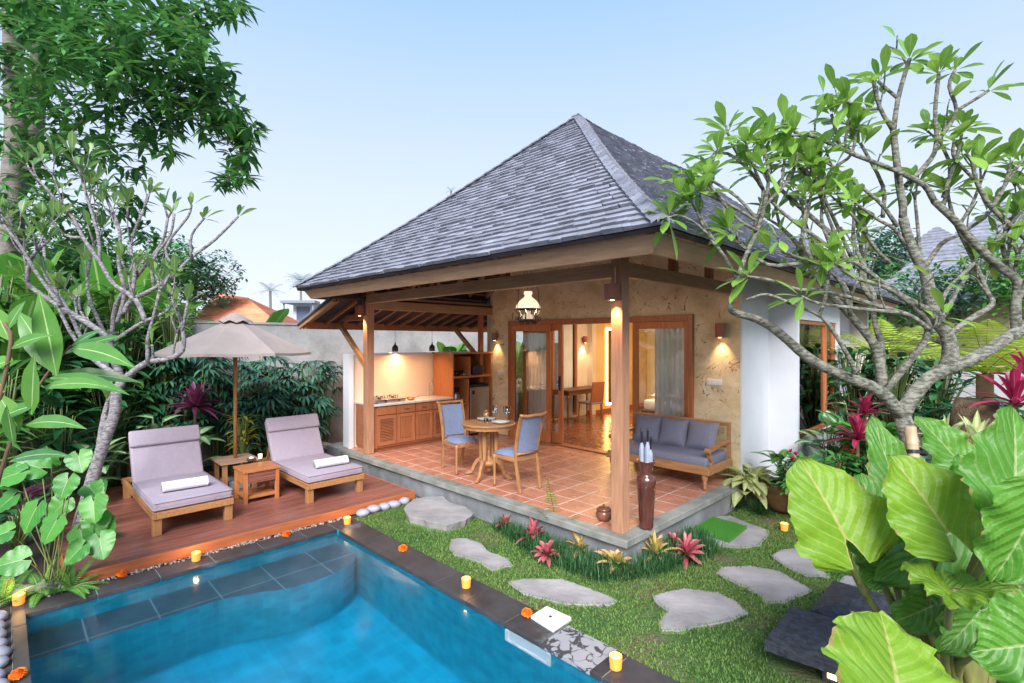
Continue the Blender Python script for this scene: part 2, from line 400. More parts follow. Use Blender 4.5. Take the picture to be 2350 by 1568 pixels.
def watermat():
    m,nt,b=newmat('pool_water'); v=coords(nt,(1,1.6,1)); 
    b.inputs['Base Color'].default_value=(.86,.97,1,1); b.inputs['Transmission Weight'].default_value=1; b.inputs['IOR'].default_value=1.333; b.inputs['Roughness'].default_value=.12
    bump(nt,b,noise(nt,v,3.2,2,.5),.10,.02); return m
M_water=watermat()
# ================================================================ ground, pool, terrace, deck
ZL,ZC,ZD=-.30,-.30,-.20
PX0,PY0,PY1,PX1=-5.44,.12,2.66,2.6      # pool inside edges
mb=MB()
# one ground sheet with an opening for the pool
xs=[-900,PX0-.05,PX1+.05,900]; ys=[-900,PY0-.05,PY1+.05,900]
for i in range(3):
    for j in range(3):
        if i==1 and j==1: continue
        n=len(mb.v); mb.v+= [Vector((xs[i],ys[j],ZL-.012)),Vector((xs[i+1],ys[j],ZL-.012)),Vector((xs[i+1],ys[j+1],ZL-.012)),Vector((xs[i],ys[j+1],ZL-.012))]
        mb.face((n,n+1,n+2,n+3))
struct('ground',mb,M_soil)
LAWN=[(-5.55,2.94),(1.5,2.94),(1.5,8.6),(-1.3,8.6),(-2.1,6.6),(-2.6,6.4),(-2.6,4.0),(-5.7,4.0)]
mb=MB(); n=len(LAWN); mb.v=[Vector((x,y,ZL-.004)) for x,y in LAWN]; mb.face(range(n)); struct('lawn',mb,M_lawn)
# pool shell
mb=MB(); zb=-1.55
def quad(mb,a,b,c,d,mi=0):
    n=len(mb.v); mb.v+=[Vector(a),Vector(b),Vector(c),Vector(d)]; mb.face((n,n+1,n+2,n+3),mi)
quad(mb,(PX0,PY0,ZC),(PX0,PY0,zb),(PX0,PY1,zb),(PX0,PY1,ZC)); quad(mb,(PX0,PY1,ZC),(PX0,PY1,zb),(PX1,PY1,zb),(PX1,PY1,ZC))
quad(mb,(PX1,PY0,zb),(PX0,PY0,zb),(PX0,PY0,ZC),(PX1,PY0,ZC)); quad(mb,(PX1,PY1,ZC),(PX1,PY1,zb),(PX1,PY0,zb),(PX1,PY0,ZC))
quad(mb,(PX0,PY0,zb),(PX1,PY0,zb),(PX1,PY1,zb),(PX0,PY1,zb),1)
struct('pool_basin',mb,[M_pooltile,M_poolfloor])
# bench along the far end with a rounded seat near the corner
mb=MB(); bx=PX0+.44; pts=[(PX0+.002,PY0+.002),(bx,PY0+.002),(bx,1.35)]
for k in range(9):
    a=R(-60+k*18.75); pts.append((bx-.02+.27*math.cos(a),2.12+.52*math.sin(a)) if True else 0)
pts+=[(bx+.1,PY1-.002),(PX0+.002,PY1-.002)]
mb.prism(pts,zb+.01,-.66,1,top=0); struct('pool_bench',mb,[M_bench,M_pooltile])
mb=MB(); mb.box((PX0+.001,PY0+.001,-.372),(PX1-.001,PY1-.001,-.362)); mb=MB()
N=40
quad(mb,(PX0+.001,PY0+.001,-.337),(PX1-.001,PY0+.001,-.337),(PX1-.001,PY1-.001,-.337),(PX0+.001,PY1-.001,-.337)); o=struct('water',mb,M_water)
# coping
mb=MB(); random.seed(3)
def slab(mb,x0,y0,x1,y1,z1=ZC+.002,th=.036,mi=0):
    j=random.uniform(-.0015,.0015); mb.box((x0+.0035,y0+.0035,z1-th),(x1-.0035,y1-.0035,z1+j),mi)
y=PY0
while y<PY1-.05:
    y2=min(PY1,y+.44); slab(mb,PX0-.24,y,PX0+.012,y2); y=y2
slab(mb,PX0-.24,PY1,PX0+.06,PY1+.30)
x=PX0+.06
while x<PX1:
    slab(mb,x,PY1-.012,x+.44,PY1+.30); x+=.44
x=PX0-.24
while x<PX1:
    slab(mb,x,PY0-.075,x+.44,PY0+.012); x+=.44
M_cope.node_tree
_nt=M_cope.node_tree; _b=_nt.nodes['Principled BSDF']; _c=_b.inputs['Base Color'].links[0].from_socket
_n=noise(_nt,coords(_nt),2.6,6,.6); _m=ramp(_nt,_n,[(.60,(0,0,0)),(.72,(.55,.55,.55))]); _nt.links.new(mixc(_nt,_m,_c,(.25,.25,.27)),_b.inputs['Base Color'])
cope=struct('pool_coping',mb,M_cope,bevel=.003)
m_,nt_,b_=newmat('cracked_slab_stone'); v_=coords(nt_); vo=nt_.nodes.new('ShaderNodeTexVoronoi'); vo.feature='DISTANCE_TO_EDGE'; vo.inputs['Scale'].default_value=11
nz=nt_.nodes.new('ShaderNodeTexNoise'); nz.inputs['Scale'].default_value=7; nz.inputs['Detail'].default_value=5; nt_.links.new(v_,nz.inputs['Vector'])
va=nt_.nodes.new('ShaderNodeVectorMath'); va.operation='MULTIPLY_ADD'; va.inputs[1].default_value=(.22,.22,.22); nt_.links.new(nz.outputs['Color'],va.inputs[0]); nt_.links.new(v_,va.inputs[2]); nt_.links.new(va.outputs[0],vo.inputs['Vector'])
nt_.links.new(ramp(nt_,math_(nt_,'ADD',vo.outputs['Distance'],math_(nt_,'MULTIPLY',math_(nt_,'SUBTRACT',nz.outputs['Fac'],.5),.9)),[(.04,(.05,.05,.055)),(.10,(.30,.30,.32))]),b_.inputs['Base Color'])
mb=MB(); mb.box((-2.37,PY1-.010,ZC-.03),(-1.95,PY1+.302,ZC+.0055)); o=mb.build('cracked_slab',m_,cope,bevel=.003)
mb=MB(); mb.box((PX0-.238,PY0-.073,ZC-.055),(PX0-.001,PY1+.298,ZC-.004)); mb.box((PX0,PY1+.001,ZC-.055),(PX1,PY1+.298,ZC-.004)); mb.box((PX0,PY0-.073,ZC-.055),(PX1,PY0-.001,ZC-.004)); struct('coping_mortar',mb,M_mortar)
# lighter weathered patches on coping: real scale deposits, thin discs
# terrace slab
mb=MB(); mb.box((-9.0,4.03,ZL-.05),(-2.60,6.88,-.07)); mb.box((-2.60,4.03,ZL-.05),(-2.56,6.86,-.07),0); struct('terrace_base',mb,M_conc)
mb=MB()
mb.box((-9.05,3.98,-.07),(-2.52,4.13,.0)); mb.box((-2.67,4.13,-.07),(-2.52,7.0,.0)); struct('terrace_edge',mb,M_edge,bevel=.008)
mb=MB(); mb.box((-7.45,4.13,-.07),(-2.67,6.86,-.003)); mb.box((-8.1,4.13,-.07),(-7.45,6.86,-.004)); struct('terrace_floor',mb,M_terra)
# deck
mb=MB(); x=-5.765; random.seed(5)
while x>-8.8:
    mb.box((x-.092,.40+random.uniform(-.004,.004),ZD-.03),(x,3.90,ZD)); 
    x-=.097
deck=struct('deck',mb,W_deck,bevel=.003)
mb=MB(); mb.box((-5.765,.39,ZD-.095),(-5.735,3.905,ZD+.003)); mb.box((-8.8,3.885,ZD-.09),(-5.77,3.91,ZD+.001)); mb.box((-8.8,.385,ZD-.09),(-5.77,.40,ZD+.001)); o=mb.build('deck_fascia',W_deckf,deck,bevel=.003)
mb=MB(); mb.box((-8.8,.41,ZL-.1),(-5.8,3.88,ZD-.032)); mb.build('deck_frame',W_dark,deck)
# gravel between deck and coping
mb=MB(); random.seed(11)
for i in range(900):
    if i<640: p=(random.uniform(-5.765,-5.68),random.uniform(.1,2.96))
    else: p=(random.uniform(-8.6,-5.6),random.uniform(3.915,3.975))
    r=random.uniform(.008,.018); mb.blob((p[0],p[1],ZL-.005+random.uniform(0,.012)),(r,r*.8,r*.6),5,3)
o=mb.build('gravel',M_pebg if 0 else mat('gravel_stone',(.42,.38,.36),(.10,.09,.09),30,.8,.2,island=.5),smooth=True); tag(o,kind='stuff',label='fine pale gravel strip along the foot of the deck',cat='gravel')
# pebbles: left edge of the pool and by the deck corner
def pebble(loc,r,rz,label,group,m=M_pebw,first=[None]):
    mb=MB(); mb.blob((0,0,0),r,14,8,jit=.03); o=mb.build('pebble',m,smooth=True); o.location=loc; o.rotation_euler=(0,random.uniform(-.1,.1),rz); return tag(o,label,'pebble',group)
random.seed(21)
for k,(px_,py_,rx,ry) in enumerate([(12,1396,.13,.07),(14,1428,.13,.065),(10,1440,.13,.07),(10,1450,.13,.06),(10,1462,.14,.07),(12,1490,.13,.06),(4,1520,.12,.06),(8,1550,.12,.06),(4,1575,.12,.06)]):
    pebble((-5.45+k*.155+random.uniform(-.02,.02),-.045+random.uniform(-.012,.008),ZL+.022),(rx*.62,ry*1.05,.045),R(90)+random.uniform(-.2,.2),'smooth oval pale pebble in the row along the left pool edge','pale pebbles left of the pool')
for k,(px_,py_,rx,ry,lb) in enumerate([(833,1177,.085,.06,'pale round stone nearest the pool corner candle, beside the deck'),(856,1168,.10,.07,'largest pale round stone in the row beside the deck front'),(882,1163,.08,.055,'third pale stone from the pool in the row beside the deck'),(903,1158,.10,.055,'flat pale stone near the far end of the row beside the deck'),(928,1150,.075,.055,'small pale stone nearest the terrace in the row beside the deck')]):
    p=gp(px_,py_,ZL+.02); pebble((p.x,p.y,ZL+.02),(rx,ry,.05),R(60),lb,'pale stones between deck and lawn')
for k,(px_,py_,rx,ry) in enumerate([(105,1352,.13,.08),(145,1345,.11,.07),(62,1362,.10,.07)]):
    p=gp(px_,py_,ZL+.02); pebble((p.x,p.y,ZL+.03),(rx,ry,.06),R(40*k),'dark grey round stone under the ferns at the pool corner','dark stones under the ferns',M_pebg)
# ================================================================ stepping stones
f5=lambda x,y:(600+x*.2937,1107.6+y*.2937)
f4=lambda x,y:(1199.9+x*.3233,1061.5+y*.3233)
STONES=[]
def stone(pix,label,z1=ZL+.02,z0=ZL-.02,inset=.96):
    P=[gp(x,y,z1) for x,y in pix]
    # subdivide the outline with small irregularities
    out=[]
    for i,p in enumerate(P):
        q=P[(i+1)%len(P)]
        for k in range(4):
            a=p.lerp(q,k/4); a+=Vector((random.uniform(-.008,.008),random.uniform(-.008,.008),0)); out.append((a.x,a.y))
    c=(sum(a for a,_ in out)/len(out),sum(b for _,b in out)/len(out))
    mb=MB(); mb.prism([(a-c[0],b-c[1]) for a,b in out],z0,z1,inset=inset)
    o=mb.build('stepping_stone',M_slate,bevel=.006); o.location=(c[0],c[1],0); tag(o,label,'stepping stone','slate stepping stones in the lawn'); STONES.append(out)
random.seed(8)
stone([f5(*p) for p in [(1110,200),(1180,130),(1300,110),(1420,108),(1465,150),(1600,190),(1660,240),(1600,290),(1450,332),(1300,300),(1150,262)]],'thick raised slate boulder with a flat top, nearest the deck',-.20,ZL-.03,.93)
stone([f5(*p) for p in [(1480,440),(1600,430),(1720,470),(1780,540),(1930,590),(1970,650),(1900,660),(1800,690),(1700,620),(1500,560),(1460,510)]],'irregular grey flagstone between the thick boulder and the long slab')
stone([(1163,1335),(1200,1327),(1290,1328),(1340,1345),(1400,1368),(1417,1380),(1400,1389),(1350,1388),(1290,1385),(1200,1362)],'long narrow grey flagstone beside the pool coping')
stone([f4(*p) for p in [(920,940),(1150,890),(1380,920),(1500,970),(1600,1070),(1450,1130),(1250,1160),(1100,1200),(990,1190),(960,1130),(1020,1050),(930,980)]],'notched grey flagstone nearest the camera in the middle of the lawn')
stone([(1643,1314),(1655,1300),(1720,1297),(1790,1310),(1868,1355),(1830,1370),(1800,1385),(1760,1385),(1735,1360),(1680,1335)],'grey flagstone in front of the big green leaves, left of the black slab')
stone([f4(*p) for p in [(1190,420),(1390,380),(1470,375),(1740,480),(1745,520),(1680,590),(1550,610),(1400,595),(1230,520)]],'rounded flagstone under the green turf mat')
stone([(1768,1275),(1790,1262),(1830,1255),(1880,1300),(1905,1325),(1850,1322),(1800,1300)],'small flagstone partly hidden behind the large ribbed leaf')
stone([(1922,1340),(1938,1320),(1990,1322),(1995,1345),(1950,1352)],'flagstone sliver just behind the black pyramid cap')
mb=MB(); P=[gp(*f4(*p),ZL+.05) for p in [(1335,382),(1592,452),(1465,552),(1180,462)]]; c=sum(P,Vector())/4
mb.prism([(p.x-c.x,p.y-c.y) for p in P],ZL+.022,ZL+.045)
for i in range(5200):
    a,b=random.random(),random.random(); q=(P[0].lerp(P[1],a)).lerp(P[3].lerp(P[2],a),b)-c; q.z=ZL+.045
    t=q+Vector((random.uniform(-.006,.006),random.uniform(-.006,.006),.018)); n=len(mb.v); mb.v+=[q,q+Vector((.004,.003,0)),t]; mb.face((n,n+1,n+2))
o=mb.build('turf_mat',M_mesh_green); o.location=(c.x,c.y,0); tag(o,'bright green artificial turf doormat on the rounded flagstone','doormat')
mb=MB(); P=[gp(*f4(*p),ZL+.03) for p in [(55,1080),(170,1010),(345,1090),(215,1180)]]; c=sum(P,Vector())/4
mb.prism([(p.x-c.x,p.y-c.y) for p in P],ZL-.01,ZL+.022); mb.lathe([(.0,ZL+.03),(.012,ZL+.028),(.012,ZL+.02)],n=10,mi=1)
o=mb.build('skimmer_lid',[M_whitep,M_blackp],bevel=.003); o.location=(c.x,c.y,0); tag(o,'square white pool skimmer lid set in the dark coping','lid')
mb=MB(); y=PY1-.004; c=dp(1310,1480,1); 
mb.box((-.22,-.012,-.16),(-.185,.0,.0)); mb.box((.185,-.012,-.16),(.22,.0,.0)); mb.box((-.185,-.012,-.16),(.185,.0,-.13)); mb.box((-.185,-.004,-.13),(.185,.003,.0),1)
o=mb.build('pool_skimmer',[M_whitep,M_curtain]); o.location=(-2.50,y+.002,-.34); tag(o,'white framed skimmer opening in the pool wall below the lid','skimmer')
mb=MB(); mb.lathe([(.045,0),(.045,.012),(.02,.014),(.018,.002)],n=20); o=mb.build('pool_jet',M_whitep,smooth=False); o.location=(-1.9,1.9,zb+.002); tag(o,'round white fitting on the pool floor','pool fitting')
# ================================================================ villa
WY=6.88; VX0,VX1=-7.5,-2.62
villa=thing('villa','villa with steep grey shingle roof, ochre plaster front and open tiled terrace','villa',(0,0,0))
def part(name,mb,m,parent=None,**k): return mb.build(name,m,parent or villa,**k)
DX0,DX1,DH=-6.94,-3.26,2.19
mb=MB(); T=.16
mb.box((VX0,WY,0),(DX0,WY+T,DH)); mb.box((DX1,WY,0),(VX1,WY+T,DH))
g_=[(VX0,DH),(VX1,DH),(VX1,3.12),(-4.83,4.95),(VX0,2.70)]
mb.v+=[Vector((x,WY,z)) for x,z in g_]+[Vector((x,WY+T,z)) for x,z in g_]
for f_ in ((0,1,2,3,4),(9,8,7,6,5),(0,5,6,1),(1,6,7,2),(2,7,8,3),(3,8,9,4),(4,9,5,0)): mb.face([16+i for i in f_])
part('front_wall',mb,M_plaster)
mb=MB(); mb.box((VX1,WY-.005,-.31),(VX1+.02,WY+T,3.0)); mb.box((VX1-.14,WY+T,-.31),(VX1+.02,7.88,3.0)); part('side_wall',mb,M_white)
# bay with the garden window
BX=-2.22; WY0,WY1,WZ0,WZ1=7.96,10.0,.42,2.12
mb=MB(); mb.box((VX1-.14,7.88,-.31),(BX,WY0,2.68)); mb.box((BX-.14,WY0,-.31),(BX,WY1,WZ0)); mb.box((BX-.14,WY0,WZ1),(BX,WY1,2.68)); mb.box((BX-.14,WY1,-.31),(BX,WY1+.22,2.68)); mb.box((VX1-.14,WY1+.22,-.31),(VX1,13.2,3.0)); part('bay_wall',mb,M_white)
mb=MB(); e=.06
mb.box((BX-.10,WY0,WZ0),(BX-.02,WY0+e,WZ1)); mb.box((BX-.10,WY1-e,WZ0),(BX-.02,WY1,WZ1)); mb.box((BX-.10,WY0+e,WZ1-e),(BX-.02,WY1-e,WZ1)); mb.box((BX-.10,WY0+e,WZ0),(BX-.02,WY1-e,WZ0+e)); mb.box((BX-.10,9.42,WZ0+e),(BX-.02,9.50,WZ1-e))
wf=part('bay_window',mb,W_redz,bevel=.004)
mb=MB(); mb.box((BX-.065,WY0+e,WZ0+e),(BX-.058,WY1-e,WZ1-e)); part('pane',mb,M_glass,wf)
def curtain(x0,y0,x1,y1,z0,z1,amp=.035,waves=9):
    mb=MB(); n=waves*6; d=Vector((x1-x0,y1-y0,0)); nn=Vector((-d.y,d.x,0)).normalized()
    for i in range(n+1):
        p=Vector((x0,y0,0))+d*i/n+nn*amp*math.sin(i/n*waves*2*math.pi)
        mb.v+= [Vector((p.x,p.y,z0)),Vector((p.x,p.y,z1))]
    for i in range(n): mb.face((2*i,2*i+2,2*i+3,2*i+1))
    return mb
o=part('curtain',curtain(BX-.17,8.55,BX-.17,9.25,.1,2.4),M_curtain,smooth=True)
# interior shell
mb=MB(); mb.box((-7.76,WY+T,-.3),(VX1-.14,13.0,-.004)); mb.box((VX1-.14,WY0,-.3),(BX-.14,WY1+.3,-.004)); part('interior_floor',mb,M_infloor)
M_inwall=mat('interior_wall',(.72,.66,.58),(.62,.56,.48),2,.8,.05); M_yel=mat('interior_wall_warm',(.74,.55,.27),(.66,.47,.22),2,.8,.05)
mb=MB()
mb.box((-7.76,WY+T,-.3),(-7.65,7.3,2.6)); mb.box((-7.76,7.3,2.35),(-7.65,9.9,2.6)); mb.box((-7.76,7.3,-.3),(-7.65,9.9,.02)); mb.box((-7.76,9.9,-.3),(-7.65,10.3,2.6)); mb.box((-7.76,10.3,-.3),(-7.5,10.45,2.6)); mb.box((-7.6,12.9,-.0),(-2.3,13.0,2.6)); mb.box((-2.7,WY+T,-.0),(VX1-.142,8.15,2.75)) if 0 else None
part('interior_wall',mb,M_inwall)
mb=MB(); mb.box((-7.65,10.45,-.3),(-7.5,12.9,2.6)); part('mirror_wall',mb,M_yel)
mb=MB(); mb.box((-7.5,10.45,.0),(-7.48,12.9,.1)); mb.box((-7.65,10.28,.0),(-7.5,10.3,.1)); part('skirting',mb,W_red)
mb=MB(); mb.box((-7.76,WY+T,2.6),(VX1-.14,13.0,2.66)); mb.box((VX1-.14,WY0,2.6),(BX-.14,WY1+.3,2.66)); part('ceiling',mb,M_inwall)
# garden door/window on the left side of the room
mb=MB()
for y in (7.3,8.2,9.0,9.85): mb.box((-7.74,y,.02),(-7.67,y+.07,2.35))
for z in (.02,2.28): mb.box((-7.738,7.3,z),(-7.672,9.92,z+.07))
wf=part('side_window',mb,W_redz); mb=MB(); mb.box((-7.71,7.37,.09),(-7.705,9.85,2.28)); part('pane',mb,M_glass,wf)
part('curtain',curtain(-7.58,9.25,-7.58,9.6,.05,2.45,.03,6),M_curtain,smooth=True)
# sliding doors
f=.075; y0,y1=WY-.05,WY+.10
mb=MB(); mb.box((DX0,y0,0),(DX0+f,y1,DH)); mb.box((DX1-f,y0,0),(DX1,y1,DH)); mb.box((DX0+f,y0,DH-.09),(DX1-f,y1,DH)); part('door_frame',mb,W_redz,bevel=.004)
mb=MB(); mb.box((DX0+f,y0,-.002),(DX1-f,y1,.018)); part('threshold',mb,W_red)
def leafdoor(x0,x1,y,label=None):
    mb=MB(); z0,z1=.02,DH-.092; s=.095; t=.02
    mb.box((x0,y-t,z0),(x0+s,y+t,z1)); mb.box((x1-s,y-t,z0),(x1,y+t,z1)); mb.box((x0+s,y-t,z1-.10),(x1-s,y+t,z1)); mb.box((x0+s,y-t,z0),(x1-s,y+t,z0+.19))
    o=part('sliding_door',mb,W_orange,bevel=.003)
    mb=MB(); mb.box((x0+s,y-.004,z0+.19),(x1-s,y+.004,z1-.10)); part('pane',mb,M_glass,o)
    return o
leafdoor(-6.87,-5.89,WY-.02); d=leafdoor(-6.62,-5.67,WY+.05)
mb=MB(); mb.box((-5.745,WY+.015,.95),(-5.705,WY+.028,1.20)); mb.tube([(-5.725,WY+.03,1.0),(-5.725,WY-.01,1.02),(-5.725,WY-.01,1.13),(-5.725,WY+.03,1.15)],.008); part('door_handle',mb,M_black,d)
leafdoor(-4.27,-3.33,WY+.05); leafdoor(-4.36,-3.45,WY-.02) if 0 else None
part('curtain',curtain(-4.05,WY+.32,-3.55,WY+.32,.05,2.3,.03,6),M_curtain,smooth=True)
part('curtain',curtain(-6.75,WY+.32,-6.2,WY+.32,.05,2.3,.03,6),M_curtain,smooth=True)
# posts and beams
mb=MB(); mb.box((-2.76,4.09,0),(-2.635,4.215,2.62)); part('post',mb,W_post,bevel=.005)
mb=MB(); mb.box((-7.535,4.13,0),(-7.41,4.255,2.64)); part('post',mb,W_post,bevel=.005)
mb=MB(); mb.box((-7.41,4.11,2.415),(-2.76,4.20,2.555)); part('beam',mb,W_beamx,bevel=.004)
mb=MB(); mb.box((-2.74,4.215,2.42),(-2.655,WY-.002,2.565)); part('beam',mb,W_beamy,bevel=.004)
mb=MB(); mb.box((-7.52,4.255,2.33),(-7.42,WY-.002,2.53)); part('beam',mb,W_beamy,bevel=.004)
mb=MB(); mb.box((-7.60,4.27,2.10),(-7.53,4.30,2.3)) 
for y in (5.15,6.05):
    mb=MB(); mb.box((-2.735,y,2.567),(-2.66,y+.09,2.85)); part('king_post',mb,W_redz)
for x in (-6.0,-5.7,-4.3):
    mb=MB(); mb.box((x,4.12,2.557),(x+.08,4.19,2.9)); part('king_post',mb,W_redz)
# main roof
EZ=2.605; E=[Vector((-7.86,3.19,EZ+.015)),Vector((-1.74,3.19,EZ)),Vector((-1.74,13.1,EZ)),Vector((-7.86,13.1,EZ))]
RA,RB=Vector((-4.83,6.27,5.25)),Vector((-4.83,10.0,5.25))
roof=thing('roof',None,None); roof.parent=villa
def sag(p0,p1,t,amt=.10): # slight concave sweep
    p=p0.lerp(p1,t); p.z-=amt*math.sin(math.pi*t)*(1-t)**.6; return p
def roof_face(P0,P1,Q0,Q1,n,sw=.17):
    nrm=(P1-P0).cross(Q0-P0).normalized()
    if nrm.z<0: nrm=-nrm
    mb=MB()
    for i in range(n):
        t0,t1=i/n,(i+1.55)/n
        a0,b0=sag(P0,Q0,t0),sag(P1,Q1,t0); a1,b1=sag(P0,Q0,min(1,t1)),sag(P1,Q1,min(1,t1))
        L=(b0-a0).length; k=max(1,int(L/sw)); cuts=[0]+sorted((j+random.uniform(-.28,.28))/k for j in range(1,k))+[1]
        for c0,c1 in zip(cuts,cuts[1:]):
            h=.036+random.uniform(-.006,.008); dn=(a1-a0).normalized()*random.uniform(-.012,.008)
            p=a0.lerp(b0,c0)+dn; q=a0.lerp(b0,c1)+dn+(a1-a0).normalized()*random.uniform(-.004,.004); r_=a1.lerp(b1,c1); s_=a1.lerp(b1,c0)
            m_=len(mb.v); mb.v+=[p+nrm*h,q+nrm*(h+random.uniform(-.003,.003)),r_+nrm*.004,s_+nrm*.004,p+nrm*.0,q+nrm*.0]
            mb.face((m_,m_+1,m_+2,m_+3)); mb.face((m_+4,m_+5,m_+1,m_)); mb.face((m_+4,m_,m_+3)); mb.face((m_+1,m_+5,m_+2))
    o=part('shingle_slope',mb,M_shingle,roof)
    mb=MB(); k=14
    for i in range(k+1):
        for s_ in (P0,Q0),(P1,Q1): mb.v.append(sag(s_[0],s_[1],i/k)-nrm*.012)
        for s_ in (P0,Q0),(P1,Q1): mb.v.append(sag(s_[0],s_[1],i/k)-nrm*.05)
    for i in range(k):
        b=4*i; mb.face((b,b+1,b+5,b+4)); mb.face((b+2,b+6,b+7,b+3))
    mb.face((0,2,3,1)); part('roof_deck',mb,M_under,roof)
random.seed(31)
roof_face(E[0],E[1],RA,RA,36); roof_face(E[1],E[2],RA,RB,36); roof_face(E[2],E[3],RB,RB,16,.4); roof_face(E[3],E[0],RB,RA,22,.4)
def hipcap(P,Q,a,b,n=34,w=.115):
    mb=MB(); ax=(Q-P).normalized(); 
    for i in range(n):
        t0,t1=i/n,min(1,(i+1.9)/n)
        c0,c1=sag(P,Q,t0),sag(P,Q,t1)
        for sd,dr,nr in ((a,1,.03),(b,-1,.03)):
            for lay in range(2):
                u0=c0+UP*(.072+.004*lay); u1=c1+UP*.045; w0=w*(.55+.45*lay)
                m_=len(mb.v); o0=sd*w0-ax*.10
                mb.v+=[u0,u0+o0+UP*.0,u1+sd*w0*1.0-ax*.06,u1]; mb.face((m_,m_+1,m_+2,m_+3) if dr>0 else (m_+3,m_+2,m_+1,m_))
                m2=len(mb.v); mb.v+=[u0-UP*.02,u0+o0-UP*.02]; mb.face((m_,m2,m2+1,m_+1))
    part('hip_cap',mb,M_cap,roof)
def sidev(P,Q,eave,n): # direction in the slope, away from the hip
    return eave.normalized()
hipcap(E[1],RA,(E[0]-E[1]).normalized()*.98+Vector((0,0,.0)),(E[2]-E[1]).normalized())
hipcap(E[0],RA,(E[1]-E[0]).normalized(),(E[3]-E[0]).normalized(),30,.12)
hipcap(RA,RB,Vector((1,0,-.8)).normalized(),Vector((-1,0,-.8)).normalized(),18,.15) 
# fascias (bottom set in, board square to the slope)
def fascia(p,q,inn,w='x'):
    mb=MB(); n=Vector(inn)
    a,b=Vector(p),Vector(q); t=.03
    lo=Vector((0,0,-.125))+n*.075
    ab=(b-a).normalized()
    m_=len(mb.v); c0=ab*.075
    mb.v+=[a,b,b+lo-c0,a+lo+c0, a+n*t,b+n*t,b+lo+n*t-c0,a+lo+n*t+c0]
    for f_ in ((0,1,2,3),(7,6,5,4),(0,4,5,1),(3,2,6,7),(0,3,7,4),(1,5,6,2)): mb.face([m_+i for i in f_])
    part('fascia',mb,W_beamx if w=='x' else W_beamy)
z=EZ-.035
fascia((-7.78,3.27,z+.015),(-1.82,3.27,z),(0,1,0)); fascia((-1.82,3.27,z),(-1.82,13.0,z),(-1,0,0),'y'); fascia((-7.78,13.0,z),(-7.78,3.27,z+.015),(1,0,0),'y')
# rafters and battens under the roof
def raft(parts):
    mb=MB()
    for a,b,w_,h_ in parts: mb.bar(a,b,w_,h_)
    return mb
L=[]; 
sl_=(RA.z-EZ)/(RA.y-3.19)
for x in np.arange(-7.5,-1.9,.45):
    dx=max(0,1-abs(x+4.83)/3.06); top=Vector((x,3.25+dx*3.0,EZ+dx*(RA.z-EZ)-.10)); L.append((Vector((x,3.45,EZ+.10)),top-Vector((0,0,.04)),.05,.07))
for y in np.arange(3.7,7.0,.45):
    for sx_,xe in ((1,-1.82),(-1,-7.75)):
        dx=min(1,max(0,(y-3.19)/3.08)); L.append((Vector((xe+(-.18 if xe>-4 else .18),y,EZ+.09)),Vector((xe+( -4.83-xe)*dx,y,EZ+dx*(RA.z-EZ)-.16)),.05,.07))
part('rafter',raft(L),W_beamx) 
roof.children[0]
L=[]
for k in range(1,10):
    t=k/22; yy=3.19+3.08*t; zz=EZ+(RA.z-EZ)*t-.085-.10*math.sin(math.pi*t)*(1-t)**.6
    L.append((Vector((-7.86+3.03*t,yy,zz)),Vector((-1.74-3.09*t,yy,zz)),.04,.02)); xx=-1.74-3.09*t; L.append((Vector((xx,yy,zz)),Vector((xx,7.2,zz)),.04,.02))
    xx=-7.86+3.03*t; L.append((Vector((xx,yy,zz)),Vector((xx,7.2,zz)),.04,.02))
part('batten',raft(L),W_red)
mb=MB(); mb.box((VX0,WY+.001,3.6),(VX1,WY+T-.001,4.4)); 
# lean-to roof above the kitchen
LT=[Vector((-7.42,3.57,2.51)),Vector((-7.42,7.9,2.51)),Vector((-8.78,7.9,2.10)),Vector((-8.78,3.57,2.10))]
lroof=thing('lean_to_roof',None,None); lroof.parent=villa
mb=MB(); n_=11
for i in range(n_):
    a0,a1=LT[3].lerp(LT[0],i/n_),LT[3].lerp(LT[0],min(1,(i+1.5)/n_)); b0,b1=LT[2].lerp(LT[1],i/n_),LT[2].lerp(LT[1],min(1,(i+1.5)/n_))
    for k in range(20):
        p,q=a0.lerp(b0,k/20),a0.lerp(b0,(k+1)/20); r_,s_=a1.lerp(b1,(k+1)/20),a1.lerp(b1,k/20); h=.03+random.uniform(-.004,.006); m_=len(mb.v)
        mb.v+=[p+UP*h,q+UP*h,r_+UP*.006,s_+UP*.006,p,q]; mb.face((m_,m_+3,m_+2,m_+1)); mb.face((m_+4,m_,m_+1,m_+5)); mb.face((m_+4,m_+3,m_))
part('shingle_slope',mb,M_shingle,lroof)
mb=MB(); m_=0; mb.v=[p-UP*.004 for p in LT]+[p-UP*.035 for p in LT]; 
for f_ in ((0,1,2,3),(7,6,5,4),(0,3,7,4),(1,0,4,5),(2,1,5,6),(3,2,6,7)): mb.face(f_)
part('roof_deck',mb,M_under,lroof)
L=[]
for y in np.arange(3.66,7.8,.30): L.append((Vector((-7.45,y,2.445)),Vector((-8.72,y,2.062)),.04,.05))
part('rafter',raft(L),W_red,lroof)
mb=MB(); mb.bar((-7.46,3.60,2.47),(-8.76,3.60,2.077),.035,.13); part('barge_board',mb,W_teak,lroof)
mb=MB(); mb.box((-8.66,3.62,2.02),(-8.55,7.8,2.14)); part('eave_beam',mb,W_red,lroof)
mb=MB(); mb.box((-8.54,4.15,2.16),(-7.54,4.23,2.26)); part('tie_beam',mb,W_red,lroof)
mb=MB(); mb.bar((-8.50,4.19,2.14),(-7.535,4.19,1.40),.07,.07); part('brace',mb,W_teak,lroof)
